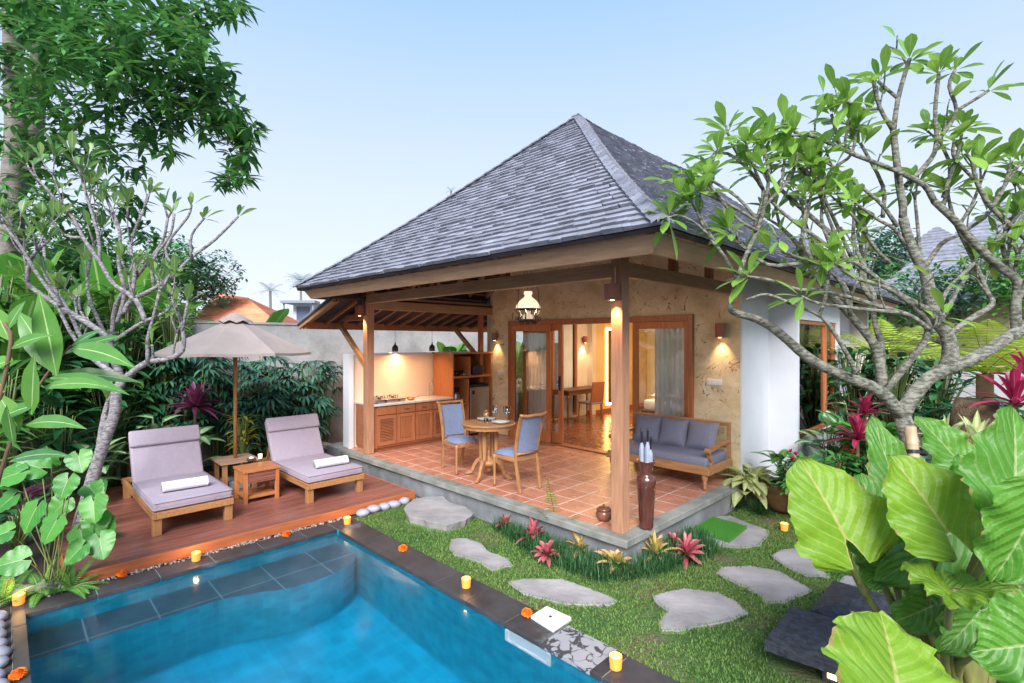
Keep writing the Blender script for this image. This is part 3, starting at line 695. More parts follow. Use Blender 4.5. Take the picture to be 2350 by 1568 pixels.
mb=MB(); mb.bar((-8.50,6.72,2.14),(-7.62,6.72,1.45),.07,.07); part('brace',mb,W_teak,lroof); mb=MB(); mb.box((-7.64,6.68,1.0),(-7.56,6.76,2.42)); part('wall_post',mb,W_redz,lroof)
# kitchen back wall
M_cream=mat('plaster_cream',(.74,.60,.47),(.70,.56,.43),2,.8,.06)
mb=MB(); mb.box((-8.2,4.22,-.0),(-8.06,7.0,1.565)); mb.box((-8.2,4.17,0),(-8.0,4.219,1.60)) if 0 else None; part('kitchen_wall',mb,M_cream)
mb=MB(); mb.box((-8.22,4.13,-.3),(-8.02,4.218,1.60)); mb.box((-8.22,4.22,1.567),(-8.04,7.0,1.60)); part('kitchen_wall_cap',mb,M_white)
mb=MB(); mb.box((-8.5,3.97,-.3),(-8.05,4.13,.015)); struct('step_block',mb,M_conc)
# ================================================================ kitchen
KX=-7.42
k=thing('kitchen_counter','long brown wooden kitchen counter with panel doors and louvred doors under a cream wall','kitchen counter',(KX,4.27,0))
mb=MB(); mb.box((-.62,0,.06),(-.02,1.59,.745)); mb.box((-.62,.02,0),(-.06,1.57,.058)); mb.build('carcass',W_red,k,bevel=.003)
mb=MB(); mb.box((-.63,-.01,.748),(.02,1.60,.78)); mb.build('countertop',mat('countertop_stone',(.62,.60,.58),(.5,.48,.46),20,.25,.05),k,bevel=.004)
ys=[.04,.42,.79,1.165,1.55]
for i in range(4):
    a,b=ys[i]+.01,ys[i+1]-.01
    mb=MB(); mb.box((-.02,a,.60),(.0,b,.73)); d=mb.build('drawer',W_redz,k,bevel=.004)
    if i in(1,2): 
        mb=MB(); mb.box((.002,(a+b)/2-.04,.66),(.02,(a+b)/2+.04,.672)); mb.build('handle',M_brass,d)
    mb=MB(); z0,z1=.10,.585; s=.055
    mb.box((-.02,a,z0),(.0,a+s,z1)); mb.box((-.02,b-s,z0),(.0,b,z1)); mb.box((-.02,a+s,z1-s),(.0,b-s,z1)); mb.box((-.02,a+s,z0),(.0,b-s,z0+s))
    if i in (0,3):
        n=15
        for q in range(n):
            z=z0+s+(z1-z0-2*s)*(q+.5)/n; mb.cbox((-.012,(a+b)/2,z),(.03,b-a-2*s,.007),ry=R(35))
        mb.build('louvre_door',W_red,k)
    else:
        mb.box((-.02,a+s,z0+s),(-.012,b-s,z1-s)); mb.box((-.012,a+s+.025,z0+s+.025),(-.004,b-s-.025,z1-s-.025)); mb.build('panel_door',W_redz,k,bevel=.003)
c=thing('shelf_cabinet','tall open wooden cabinet with shelves and a fridge bay next to the plaster wall','cabinet',(-7.42,5.875,0))
mb=MB(); t=.03
mb.box((-.60,0,0),(0,t,1.57)); mb.build('side_panel',W_orange,c,bevel=.003)
mb=MB(); mb.box((-.60,.955,0),(0,.985,1.57)); mb.build('side_panel',W_orange,c,bevel=.003)
mb=MB(); mb.box((-.60,.38,0),(-.01,.40,1.10)); mb.box((-.60,.42,1.16),(-.01,.44,1.52)); mb.build('divider',W_orange,c,bevel=.002)
mb=MB(); mb.box((-.60,t,1.12),(-.005,.955,1.16)); mb.build('shelf',W_orange,c,bevel=.002)
mb=MB(); mb.box((-.60,t,.62),(-.01,.38,.645)); mb.build('shelf',W_orange,c,bevel=.002)
mb=MB(); mb.box((-.64,-.02,1.572),(.02,1.0,1.605)); mb.build('top',W_orange,c,bevel=.003)
mb=MB(); mb.box((-.60,t,0),(-.59,.955,1.57)); mb.build('back_panel',W_dark,c)
fr=thing('mini_fridge','silver mini fridge with a black top edge inside the wooden cabinet','fridge',(-7.44,6.30,0))
mb=MB(); mb.box((-.5,0,.02),(-.03,.50,.98)); mb.build('body',M_blackp,fr,bevel=.008)
mb=MB(); mb.box((-.028,0,.05),(.015,.50,.93)); d=mb.build('door',M_metal,fr,bevel=.008)
mb=MB(); mb.box((.016,.04,.90),(.03,.46,.915)); mb.build('handle',M_metal,d); mb=MB(); mb.box((.016,.05,.80),(.018,.11,.865)); mb.build('sticker',M_blackp,d)
o=MB(); o.lathe([(.06,0),(.065,.02),(.06,.16),(.045,.20),(.02,.215)],n=18); 
o.tube([(.0,.06,.16),(0,.10,.13),(0,.095,.05),(0,.06,.03)],.009)
ke=o.build('coffee_maker',M_metal,smooth=True); ke.location=(-7.6,6.07,.646); tag(ke,'small steel kettle on the narrow shelf left of the fridge','kettle')
o=MB(); o.box((-.1,-.09,0),(.06,.09,.05)); o.box((-.1,-.09,.05),(-.03,.09,.2)); o.box((-.1,-.09,.2),(.06,.09,.27)); b=o.build('coffee_machine',M_blackp,bevel=.008); b.location=(-7.75,6.2,.646); b.rotation_euler=(0,0,0); tag(b,'black coffee machine behind the kettle on the narrow shelf','coffee machine')
o=MB(); o.box((-.14,-.13,0),(.1,.13,.17)); b=o.build('rice_cooker_box',mat('box_dark_blue',(.03,.035,.06),None,6,.4,0),bevel=.01); b.location=(-7.62,6.58,1.162); tag(b,'dark blue box shaped appliance on the upper right shelf','appliance')
for i in range(4):
    o=MB(); o.lathe([(.022,0),(.026,.1),(.025,.1),(.021,.004)],n=12); b=o.build('drinking_glass',M_wineg,smooth=True); b.location=(-7.5,5.96+.065*i,1.162); tag(b,'clear drinking glass in the row on the upper left shelf','glass','drinking glasses on the shelf')
o=MB(); o.lathe([(.04,0),(.075,.02),(.08,.03),(.04,.012)],n=18); b=o.build('plate_stack',M_porc,smooth=True); b.location=(-7.56,6.23,1.162); tag(b,'white bowl on the upper left shelf beside the drinking glasses','bowl')
h=thing('gas_hob','black two burner gas hob on the left end of the counter','hob',(-7.72,4.66,.782))
mb=MB(); mb.box((-.2,-.27,0),(.2,.27,.055)); mb.build('body',M_metal,h,bevel=.006)
for y in (-.13,.13):
    mb=MB(); mb.lathe([(.03,.056),(.035,.075),(.02,.08)],(0,y,0),n=14)
    for a in range(4): mb.bar((.02*math.cos(a*1.57),y+.02*math.sin(a*1.57),.095),(.10*math.cos(a*1.57),y+.10*math.sin(a*1.57),.095),.008,.008); mb.bar((.10*math.cos(a*1.57),y+.10*math.sin(a*1.57),.056),(.10*math.cos(a*1.57),y+.10*math.sin(a*1.57),.10),.008,.008)
    mb.build('burner',M_black,h)
    mb=MB(); mb.lathe([(.0,0),(.018,0),(.018,.02),(.0,.02)],n=12,M=Matrix.Rotation(R(90),4,'Y'),c=(.2,y,.03)); mb.build('knob',M_blackp,h)
b=thing('mortar_ornament','small brass pan on the counter beside the hob','pan',(-7.6,5.08,.782))
mb=MB(); mb.lathe([(.03,0),(.07,.015),(.075,.045),(.065,.02),(.0,.008)],n=18); mb.build('bowl',M_brass,b,smooth=True); mb=MB(); mb.tube([(0,.07,.03),(0,.17,.05)],.006); mb.build('handle',M_brass,b)
b=thing('kitchen_tap','slim steel tap at the right end of the counter','tap',(-7.86,5.66,.782))
mb=MB(); mb.tube([(0,0,0),(0,0,.18),(.03,0,.24),(.09,0,.25),(.12,0,.21)],.010,n=10); mb.build('spout',M_metal,b,smooth=True); mb=MB(); mb.tube([(0,0,.10),(.01,.05,.12)],.007); mb.build('lever',M_metal,b)
# pendant lamps over the counter
def pendant(loc,label,first=[None]):
    if first[0] is None:
        t=thing('pendant_lamp',label,'pendant lamp',loc,group='black pendant lamps over the counter')
        mb=MB(); mb.lathe([(.052,-.0),(.055,.05),(.05,.085),(.025,.115),(.012,.13),(.008,.17),(.0,.17)],n=22); mb.build('shade',M_black,t,smooth=True)
        mb=MB(); mb.tube([(0,0,.165),(0,0,.62)],.003,n=6); mb.build('cord',M_black,t)
        first[0]=t
    else: dup(first[0],loc,0,label)
pendant((-7.75,4.86,1.63),'left black bell pendant lamp hanging over the kitchen counter'); pendant((-7.75,5.65,1.63),'right black bell pendant lamp hanging near the tall cabinet')
# ================================================================ wall lamps
M_lampw=wood('lamp_wood',(.38,.13,.08),(.24,.08,.045),'z',.45); M_glow=emis('lamp_glow',(1,.62,.28),10)
def wall_lamp(loc,axis,label,h=.2,r=.055,pw=7,box=False,cord=0):
    t=thing('wall_lamp',label,'wall lamp',loc,group='small wooden downlights')
    mb=MB()
    if box: mb.box((-r,-r,0),(r,r,h)); mb.build('shade',M_lampw,t,bevel=.004)
    else: mb.lathe([(r*.9,0),(r,.0),(r,h),(r*.85,h),(r*.8,.02)],n=20); mb.build('shade',M_lampw,t)
    mb=MB(); a=Vector(axis); mb.box((-.02,-.02,h*.4),(.02,.02,h*.6),M=Matrix.Translation(a*(r+.012))); mb.build('bracket',M_black,t)
    mb=MB(); mb.blob((0,0,.015),(r*.6,r*.6,.02),10,6); mb.build('bulb',M_glow,t,smooth=True)
    if cord:
        mb=MB(); mb.tube([a*(r*.9)+Vector((0,0,h)),a*(r*.9)+Vector((0,0,h+cord))],.004,n=6); mb.build('cord',M_whitep,t)
    L=Vector(loc); lamp('SPOT',L+Vector((0,0,-.02)),pw,to=L+Vector((0,0,-1))+a*.25,angle=80,blend=.9,r=.03)
    return t
wall_lamp((-7.28,WY-.085,1.83),(0,1,0),'dark wooden wall lamp between the shelf cabinet and the sliding door',h=.15)
wall_lamp((-2.86,WY-.085,1.86),(0,1,0),'wooden wall lamp above the daybed on the right of the door',h=.19,r=.06)
wall_lamp((-2.70,4.022,2.19),(0,1,0),'square wooden lamp on the corner post with a white cord above',h=.15,r=.055,box=True,cord=.16,pw=16)
wall_lamp((-7.52,4.06,2.22),(0,1,0),'square wooden lamp on the far left post by the kitchen',h=.16,r=.055,box=True,cord=.2,pw=16)
wall_lamp((-7.56,10.1,1.78),(-1,0,0),'dark wall lamp glowing inside the room beside the mirror',h=.16,pw=12)
# oil lamp style chandelier
t=thing('oil_lamp_chandelier','hanging oil lamp with white glass shade and ornate black ironwork','hanging lamp',(-4.15,4.42,2.04))
mb=MB(); mb.lathe([(.048,.36),(.05,.33),(.036,.31),(.05,.29),(.10,.25),(.142,.19),(.148,.15),(.138,.15),(.09,.24),(.03,.30)],n=26); mb.build('glass_shade',emis('opal_glass',(1,.70,.46),.55,(.9,.88,.85)),t,smooth=True)
mb=MB(); mb.lathe([(.0,0),(.02,.01),(.055,.03),(.065,.055),(.05,.085),(.02,.10),(.018,.125)],n=20); mb.build('oil_font',emis('opal_font',(1,.72,.5),.25,(.85,.83,.8)),t,smooth=True)
mb=MB(); mb.lathe([(.0,-.045),(.008,-.03),(.03,-.012),(.06,.012),(.07,.03),(.062,.03),(.0,.0)],n=18)
mb.lathe([(.15,.148),(.154,.152),(.15,.156),(.146,.152),(.15,.148)],n=28)
for a in range(6):
    an=a*math.pi/3; c_,s_=math.cos(an),math.sin(an)
    P=[(.05,.01),(.10,.0),(.125,.035),(.11,.07),(.13,.11),(.15,.15)]
    mb.tube(smooth_path([(r*c_,r*s_,z) for r,z in P],3),.008,n=5)
    P=[(.11,.03),(.145,.02),(.15,.05),(.13,.055)]; mb.tube(smooth_path([(r*c_,r*s_,z) for r,z in P],3),.006,n=5)
    P=[(.06,.0),(.08,-.025),(.1,-.02),(.095,.0)]; mb.tube(smooth_path([(r*c_,r*s_,z) for r,z in P],3),.006,n=5)
mb.build('iron_frame',M_black,t)
mb=MB()
for a in range(3):
    an=a*2*math.pi/3+.3; c_,s_=math.cos(an),math.sin(an); mb.tube([(.15*c_,.15*s_,.15),(.13*c_,.13*s_,.38),(.03*c_,.03*s_,.62)],.0035,n=5)
mb.tube([(0,0,.62),(0,0,.95)],.004,n=5); mb.build('chain',M_black,t)
lamp('POINT',(-4.15,4.42,2.21),75,(1,.70,.42),.06)
# light switches
for x,z,n,lb in ((-7.2,1.20,2,'white light switch under the wall lamp by the tall cabinet'),(-2.97,1.25,3,'white triple light switch under the wall lamp above the daybed')):
    mb=MB(); w_=.035*n; mb.box((-w_,-.012,-.04),(w_,0,.04))
    for i in range(n): mb.box((-w_+.07*i+.008,-.016,-.028),(-w_+.07*(i+1)-.008,-.012,.028))
    o=mb.build('light_switch',M_whitep,bevel=.002); o.location=(x,WY-.001,z); tag(o,lb,'light switch')
# ================================================================ dining set
def chair_proto(loc,rz,label):
    t=thing('dining_chair',label,'chair',loc,rz,'dining chairs at the round table')
    hw,hd=.20,.19
    # front legs (turned), +x is the front
    for s in (-1,1):
        mb=MB(); mb.lathe([(.012,0),(.012,.02),(.018,.03),(.013,.045),(.017,.30),(.021,.36),(.024,.40)],(hd,s*(hw-.01),0),n=12); mb.build('leg',W_teakz,t,smooth=True)
        mb=MB(); mb.bar((-hd-.07,s*(hw-.04),0),(-hd,s*(hw-.025),.38),.030,.036); mb.build('leg',W_teakz,t,bevel=.004)
        mb=MB(); P=smooth_path([(-hd,s*(hw-.025),.36),(-hd-.015,s*(hw-.02),.55),(-hd-.06,s*(hw-.015),.75),(-hd-.12,s*(hw-.01),.93)],3)
        for a,b in zip(P,P[1:]): mb.bar(a,b+(b-a)*.05,.030,.030)
        mb.build('back_post',W_teakz,t)
    mb=MB(); mb.box((-hd,-hw+.01,.36),(hd+.02,-hw+.035,.42)); mb.box((-hd,hw-.035,.36),(hd+.02,hw-.01,.42)); mb.box((hd-.005,-hw+.035,.36),(hd+.02,hw-.035,.42)); mb.box((-hd,-hw+.035,.36),(-hd+.025,hw-.035,.42)); mb.build('seat_frame',W_teak,t,bevel=.003)
    mb=MB(); n=8; base=len(mb.v)
    for i in range(n+1):
        for j in range(n+1):
            u,v=i/n*2-1,j/n*2-1; x=u*(hd+.01)+.01; y=v*(hw-(.02 if u<0 else .0)); z=.415+.06*(1-u**4)**.5*(1-v**4)**.5 if abs(u)<1 and abs(v)<1 else .415
            mb.v.append(Vector((x,y,z)))
    for i in range(n):
        for j in range(n): a=i*(n+1)+j; mb.face((a,a+n+1,a+n+2,a+1))
    mb.build('seat_cushion',M_bluef,t,smooth=True)
    mb=MB(); P=[(-hd-.012,.47),(-hd-.02,.56),(-hd-.05,.72),(-hd-.10,.89)]
    for i,(x,z) in enumerate(P):
        for j in range(5):
            v=j/4*2-1; mb.v.append(Vector((x-.02*(1-v*v)+.028,v*(hw-.04),z)))
    for i,(x,z) in enumerate(P):
        for j in range(5):
            v=j/4*2-1; mb.v.append(Vector((x-.02*(1-v*v)-.012,v*(hw-.04),z)))
    for i in range(3):
        for j in range(4):
            a=i*5+j; mb.face((a,a+1,a+6,a+5)); b_=20+a; mb.face((b_+5,b_+6,b_+1,b_))
    mb.build('back_cushion',M_bluef,t,smooth=True)
    mb=MB(); mb.tube([(-hd-.015,-hw+.03,.455),(-hd-.03,0,.455),(-hd-.015,hw-.03,.455)],.016,n=8); mb.build('back_rail',W_teak,t,smooth=True)
    mb=MB(); mb.tube(smooth_path([(-hd-.125,-hw-.015,.935),(-hd-.15,-hw*.6,.92),(-hd-.155,0,.925),(-hd-.15,hw*.6,.92),(-hd-.125,hw+.015,.935)],3),.019,n=10); mb.build('top_rail',W_teak,t,smooth=True)
    return t
ch=chair_proto((-5.58,4.57,0),R(-8),'blue upholstered wooden chair left of the round table, nearer the kitchen')
dup(ch,(-4.46,4.53,0),R(176),'blue upholstered wooden chair right of the round table, its back towards the corner post')
t=thing('dining_table','small round wooden pedestal table set for two on the terrace','table',(-5.02,4.58,0))
mb=MB(); mb.lathe([(.30,.655),(.335,.66),(.34,.70),(.355,.705),(.36,.72),(.352,.73),(.0,.73)],n=48); mb.build('tabletop',W_teak,t)
for a in range(4):
    an=R(20+90*a); c_,s_=math.cos(an),math.sin(an)
    mb=MB(); mb.lathe([(.018,.22),(.028,.24),(.022,.27),(.026,.33),(.032,.50),(.036,.58),(.026,.60),(.034,.62),(.04,.65)],(.115*c_,.115*s_,0),n=14); mb.build('column',W_teakz,t,smooth=True)
for a in range(4):
    an=R(20+90*a); c_,s_=math.cos(an),math.sin(an)
    P=smooth_path([(r*c_,r*s_,z) for r,z in ((.06,.22),(.14,.23),(.21,.15),(.25,.06),(.32,.02))],4); mb=MB()
    for i,(p,q) in enumerate(zip(P,P[1:])):
        mb.bar(p,q+(q-p)*.08,.045-.001*i,.055-.0012*i)
    mb.blob((.325*c_,.325*s_,.022),(.03,.03,.022),8,5); mb.build('foot',W_teak,t,bevel=.003)
mb=MB(); mb.lathe([(.0,.07),(.02,.08),(.04,.10),(.05,.16),(.12,.17),(.13,.20),(.12,.23),(.05,.24),(.03,.27),(.018,.30),(.03,.33),(.02,.35),(.012,.37),(.022,.385),(.0,.41)],n=20); mb.build('hub',W_teakz,t,smooth=True)
TZ=.732; TC=Vector((-5.02,4.58,TZ))
def plate(dx,dy,lb,n=2):
    mb=MB()
    for k_ in range(n): mb.lathe([(.0,.002+.012*k_),(.07,.003+.012*k_),(.12,.018+.012*k_),(.122,.022+.012*k_),(.07,.008+.012*k_),(.0,.007+.012*k_)],n=30)
    o=mb.build('plate',M_porc,smooth=True); o.location=TC+Vector((dx,dy,0)); tag(o,lb,'plates')
plate(.17,.06,'stack of white plates on the right side of the round table'); plate(-.16,.10,'white plates on the left side of the round table, behind the candle')
def wineglass(dx,dy,lb,s=1):
    mb=MB(); mb.lathe([(.03*s,0),(.028*s,.003),(.004,.006),(.004,.08*s),(.02*s,.095*s),(.034*s,.125*s),(.030*s,.18*s)],n=18)
    o=mb.build('wine_glass',M_wineg,smooth=True); o.location=TC+Vector((dx,dy,0)); tag(o,lb,'wine glass','wine glasses on the round table')
wineglass(-.06,.17,'clear wine glass behind the left plates on the round table',1.1); wineglass(-.10,.20,'clear wine glass farthest back on the left of the round table',.9)
wineglass(.10,.22,'left clear wine glass at the back right of the round table',1.1); wineglass(.16,.20,'right clear wine glass at the back right of the round table',1.1)
t=thing('flower_vase','small glass of orange and white flowers in the middle of the round table','flower vase',TC+Vector((-.02,-.03,0)))
mb=MB(); mb.lathe([(.025,0),(.032,.05),(.030,.05),(.024,.004)],n=14); mb.build('vase',M_wineg,t,smooth=True)
M_wflow=mat('petal_white',(.85,.80,.62),(.7,.6,.35),20,.6,.1); M_oflow=mat('petal_orange',(.85,.36,.08),(.7,.22,.03),20,.6,.1)
mb=MB(); random.seed(4)
for i in range(26):
    a=random.uniform(0,6.28); r=random.uniform(.01,.055); z=.05+random.uniform(0,.06); leafdir(mb,(r*.5*math.cos(a),r*.5*math.sin(a),z),a,random.uniform(.1,1.2),.035,.025,prof='petal',n=3)
mb.build('white_flowers',M_wflow,t)
mb=MB()
for i in range(40): a=i*2.4; leafdir(mb,(0,0,.12),a,1.5*i/40-.2,.04,.03,prof='petal',n=3)
mb.build('orange_flower',M_oflow,t)
# ================================================================ candles and marigolds by the pool
M_wax=emis('candle_glass_yellow',(1,.34,.05),.30,(.80,.30,.05)); M_flame=emis('candle_flame',(1,.80,.35),9)
def candle(loc,lb,s=1.,rz=0,proto=[None]):
    if proto[0] is None:
        t=thing('tealight_candle',lb,'candle',loc,rz,'lit yellow candles around the pool')
        mb=MB(); mb.lathe([(.031,0),(.036,.004),(.037,.03),(.035,.033),(.039,.038),(.040,.078),(.036,.080),(.034,.04),(.0,.036)],n=20); mb.build('holder',M_wax,t,smooth=False,bevel=.001)
        mb=MB(); mb.lathe([(.0,.036),(.033,.036),(.033,.055),(.0,.055)],n=14); mb.build('wax',emis('wax_glow',(1,.68,.25),2.2,(1,.7,.3)),t)
        mb=MB(); mb.blob((0,0,.068),(.006,.006,.012),8,6); mb.build('flame',M_flame,t,smooth=True)
        proto[0]=t
    else: dup(proto[0],loc,rz,lb,s)
    proto[0]['x']=0; del proto[0]['x']
    lamp('POINT',Vector(loc)+Vector((0,0,.10)),.9,(1,.55,.2),.02,name='candle_light')
CZ=ZC+.003
cl=[((43,1387),'yellow candle at the far left corner of the pool coping',1.25),((450,1287),'yellow candle on the coping in front of the deck, below the left lounger',1),((797,1203),'yellow candle on the pool corner next to the pale round stones',1),((1070,1348),'yellow candle on the coping beside the lawn, midway along the pool',1),((1413,1534),'yellow candle on the coping nearest the camera',1.05),((1800,1217),'yellow candle on the grass beside the large ribbed leaf',1)]
for i,(q,lb,s) in enumerate(cl):
    p=gp(*q,CZ); candle((p.x,p.y,CZ if i<5 else ZL),lb,s if i else 1,i)
    if i==0: pass
def marigold(loc,lb,s=1,proto=[None]):
    mb=MB(); random.seed(int(loc[0]*100))
    mb.blob((0,0,.020),(.030,.030,.019),12,7,jit=.06)
    for i in range(110):
        el=R(-25+110*(i/110)**1.1); a=i*2.39996; d_=Vector((math.cos(a)*math.cos(el),math.sin(a)*math.cos(el),math.sin(el))); p_=Vector((0,0,.02))+Vector((d_.x*.024,d_.y*.024,d_.z*.015)); mb.leaf(p_,p_+d_*random.uniform(.010,.018)+Vector((0,0,.003)),.015,'petal',n=2,sag=.2,fold=.4)
    o=mb.build('marigold_flower',M_orange); o.location=loc; o.rotation_euler=(random.uniform(-.3,.3),random.uniform(-.3,.3),0); o.scale=(s*1.15,)*3; tag(o,lb,'flower','marigold flowers on the pool edge')
for q,lb in [((275,1325),'orange marigold on the dark coping left of the deck front candle'),((655,1232),'orange marigold on the coping below the side table'),((925,1264),'orange marigold on the coping between the corner candle and the next candle'),((1208,1415),'orange marigold on the coping touching the white skimmer lid'),((42,1557),'orange marigold on the left coping beside the pale pebbles')]:
    p=gp(*q,CZ); marigold((p.x,p.y,CZ),lb)
# ================================================================ daybed (bench sofa)
t=thing('daybed','teak daybed bench with grey cushions against the plaster wall','bench',(-4.10,6.0,0))
Wd,Dp=1.43,.70
for x,y in ((.05,.03),(Wd-.05,.03),(.05,Dp-.03),(Wd-.05,Dp-.03)):
    mb=MB(); mb.lathe([(.018,0),(.022,.03),(.018,.06),(.026,.09),(.018,.10),(.034,.13),(.038,.16),(.028,.185),(.04,.20),(.04,.22)],(x,y,0),n=14); mb.build('leg',W_teakz,t,smooth=True)
mb=MB(); mb.box((0,0,.215),(Wd,Dp,.255)); mb.box((.0,-.012,.255),(Wd+.012,.03,.29)); mb.box((Wd-.02,-.0,.255),(Wd+.012,Dp,.29)); mb.box((-.01,-.02,.19),(Wd+.02,.0,.262)); mb.box((Wd,0,.19),(Wd+.02,Dp,.262)); mb.build('seat_frame',W_teak,t,bevel=.005)
mb=MB(); mb.box((0,Dp-.04,.29),(.045,Dp,.70)); mb.box((Wd-.045,Dp-.04,.29),(Wd,Dp,.70)); mb.box((0,Dp-.045,.70),(Wd,Dp+.005,.755)); mb.box((.045,Dp-.03,.42),(Wd-.045,Dp-.01,.45)); mb.box((Wd/2-.02,Dp-.03,.29),(Wd/2+.02,Dp-.01,.70)); mb.build('backrest',W_teak,t,bevel=.004)
for x in (.0,Wd-.05):
    mb=MB(); P=smooth_path([(x+.025,Dp-.03,.52),(x+.025,Dp*.5,.50),(x+.025,.12,.475),(x+.025,.05,.49)],4)
    for a,b in zip(P,P[1:]): mb.bar(a,b+(b-a)*.05,.06,.035)
    mb.lathe([(.0,-.033),(.032,-.033),(.032,.033),(.0,.033)],n=14,M=Matrix.Rotation(R(90),4,'Y'),c=(x+.025,.05,.475))
    P=smooth_path([(x+.025,.12,.27),(x+.025,.15,.33),(x+.025,.09,.40),(x+.025,.10,.47)],4)
    for a,b in zip(P,P[1:]): mb.bar(a,b+(b-a)*.08,.04,.045)
    mb.build('armrest',W_teak,t,bevel=.004)
def cushion(mb,c,sx,sy,sz,M=None,n=10,p=4,pinch=.0):
    base=len(mb.v); c=Vector(c)
    for side in (1,-1):
        for i in range(n+1):
            for j in range(n+1):
                u,v=i/n*2-1,j/n*2-1; h=(max(0,1-abs(u)**p)*max(0,1-abs(v)**p))**.5
                k_=1-pinch*(1-(abs(u)*abs(v))) ; q=Vector((u*sx*(1-pinch*(v*v<.99)*(1-abs(v)**3)*.0),v*sy,side*sz*(h if h>0 else 0)))
                if pinch: q.x*=1-pinch*(1-abs(v)**2); q.y*=1-pinch*(1-abs(u)**2)
                mb.v.append((M@q if M else q)+c)
    for s_ in range(2):
        for i in range(n):
            for j in range(n):
                a=base+s_*(n+1)**2+i*(n+1)+j; f_=(a,a+n+1,a+n+2,a+1); mb.face(f_ if s_==0 else f_[::-1])
    return mb
mb=MB(); mb.box((.03,.03,.257),(Wd-.03,Dp-.05,.385)); mb.build('seat_cushion',M_greyf,t,bevel=.028,smooth=True)
random.seed(2)
for i,x in enumerate((.31,.70,1.10)):
    M=Matrix.Rotation(R(8-4*i),4,'Z')@Matrix.Rotation(R(-22),4,'X')@Matrix.Rotation(R(90),4,'X')
    mb=MB(); cushion(mb,(0,0,0),.215,.205,.085,M,n=12,p=2.6,pinch=.10)
    o=mb.build('throw_pillow',M_greyf,smooth=True); o.location=(-4.10+x,6.0+Dp-.15,.385+.17); tag(o,['grey throw pillow at the left end of the daybed','grey throw pillow in the middle of the daybed','grey throw pillow by the right arm of the daybed'][i],'pillow','throw pillows on the daybed')
# ================================================================ jar with umbrellas, small pot
t=thing('umbrella_jar','tall glazed brown clay jar beside the corner post','jar',(-2.565,4.40,.003))
mb=MB(); mb.lathe([(.0,.0),(.062,.0),(.066,.02),(.075,.2),(.088,.40),(.092,.46),(.085,.495),(.06,.51),(.056,.53),(.066,.60),(.085,.64),(.092,.655),(.082,.655),(.055,.60),(.045,.53),(.0,.50)],n=32); mb.build('body',M_ceram,t,smooth=True)
M_umb=mat('umbrella_fabric',(.35,.40,.50),(.20,.24,.34),10,.6,.2)
for i,(dx,dy,h_,lb) in enumerate(((-.015,-.02,.95,'left folded grey blue umbrella standing in the brown jar'),(.02,-.01,.97,'right folded grey blue umbrella standing in the brown jar'),(.005,.03,.90,'shorter folded umbrella at the back of the brown jar'))):
    u=thing('folded_umbrella',lb,'umbrella',(-2.565+dx,4.40+dy,.30),group='folded umbrellas in the jar')
    z=h_-.30
    mb=MB(); mb.lathe([(.008,.0),(.022,.2),(.030,z-.25),(.026,z-.18),(.011,z-.13)],n=9); mb.build('canopy',M_umb,u,smooth=False)
    mb=MB(); mb.tube([(0,0,z-.14),(.002,0,z-.02),(0,0,z)],[.008,.011,.012],n=8); mb.build('handle',M_blackp,u,smooth=True)
    u.rotation_euler=(R(4*(i-1)),R(5*(i-1)),0)
t=thing('clay_incense_pot','small squat copper brown lidded clay pot left of the corner post','pot',(-2.985,4.30,.002))
mb=MB(); mb.lathe([(.0,.0),(.05,.0),(.078,.03),(.085,.06),(.075,.09),(.065,.1),(.0,.1)],n=28); mb.build('body',M_copper,t,smooth=True)
mb=MB(); mb.lathe([(.07,.101),(.075,.108),(.06,.125),(.02,.14),(.0,.142)],n=24); mb.blob((0,0,.15),(.014,.014,.012),10,6); mb.build('lid',M_copper,t,smooth=True)
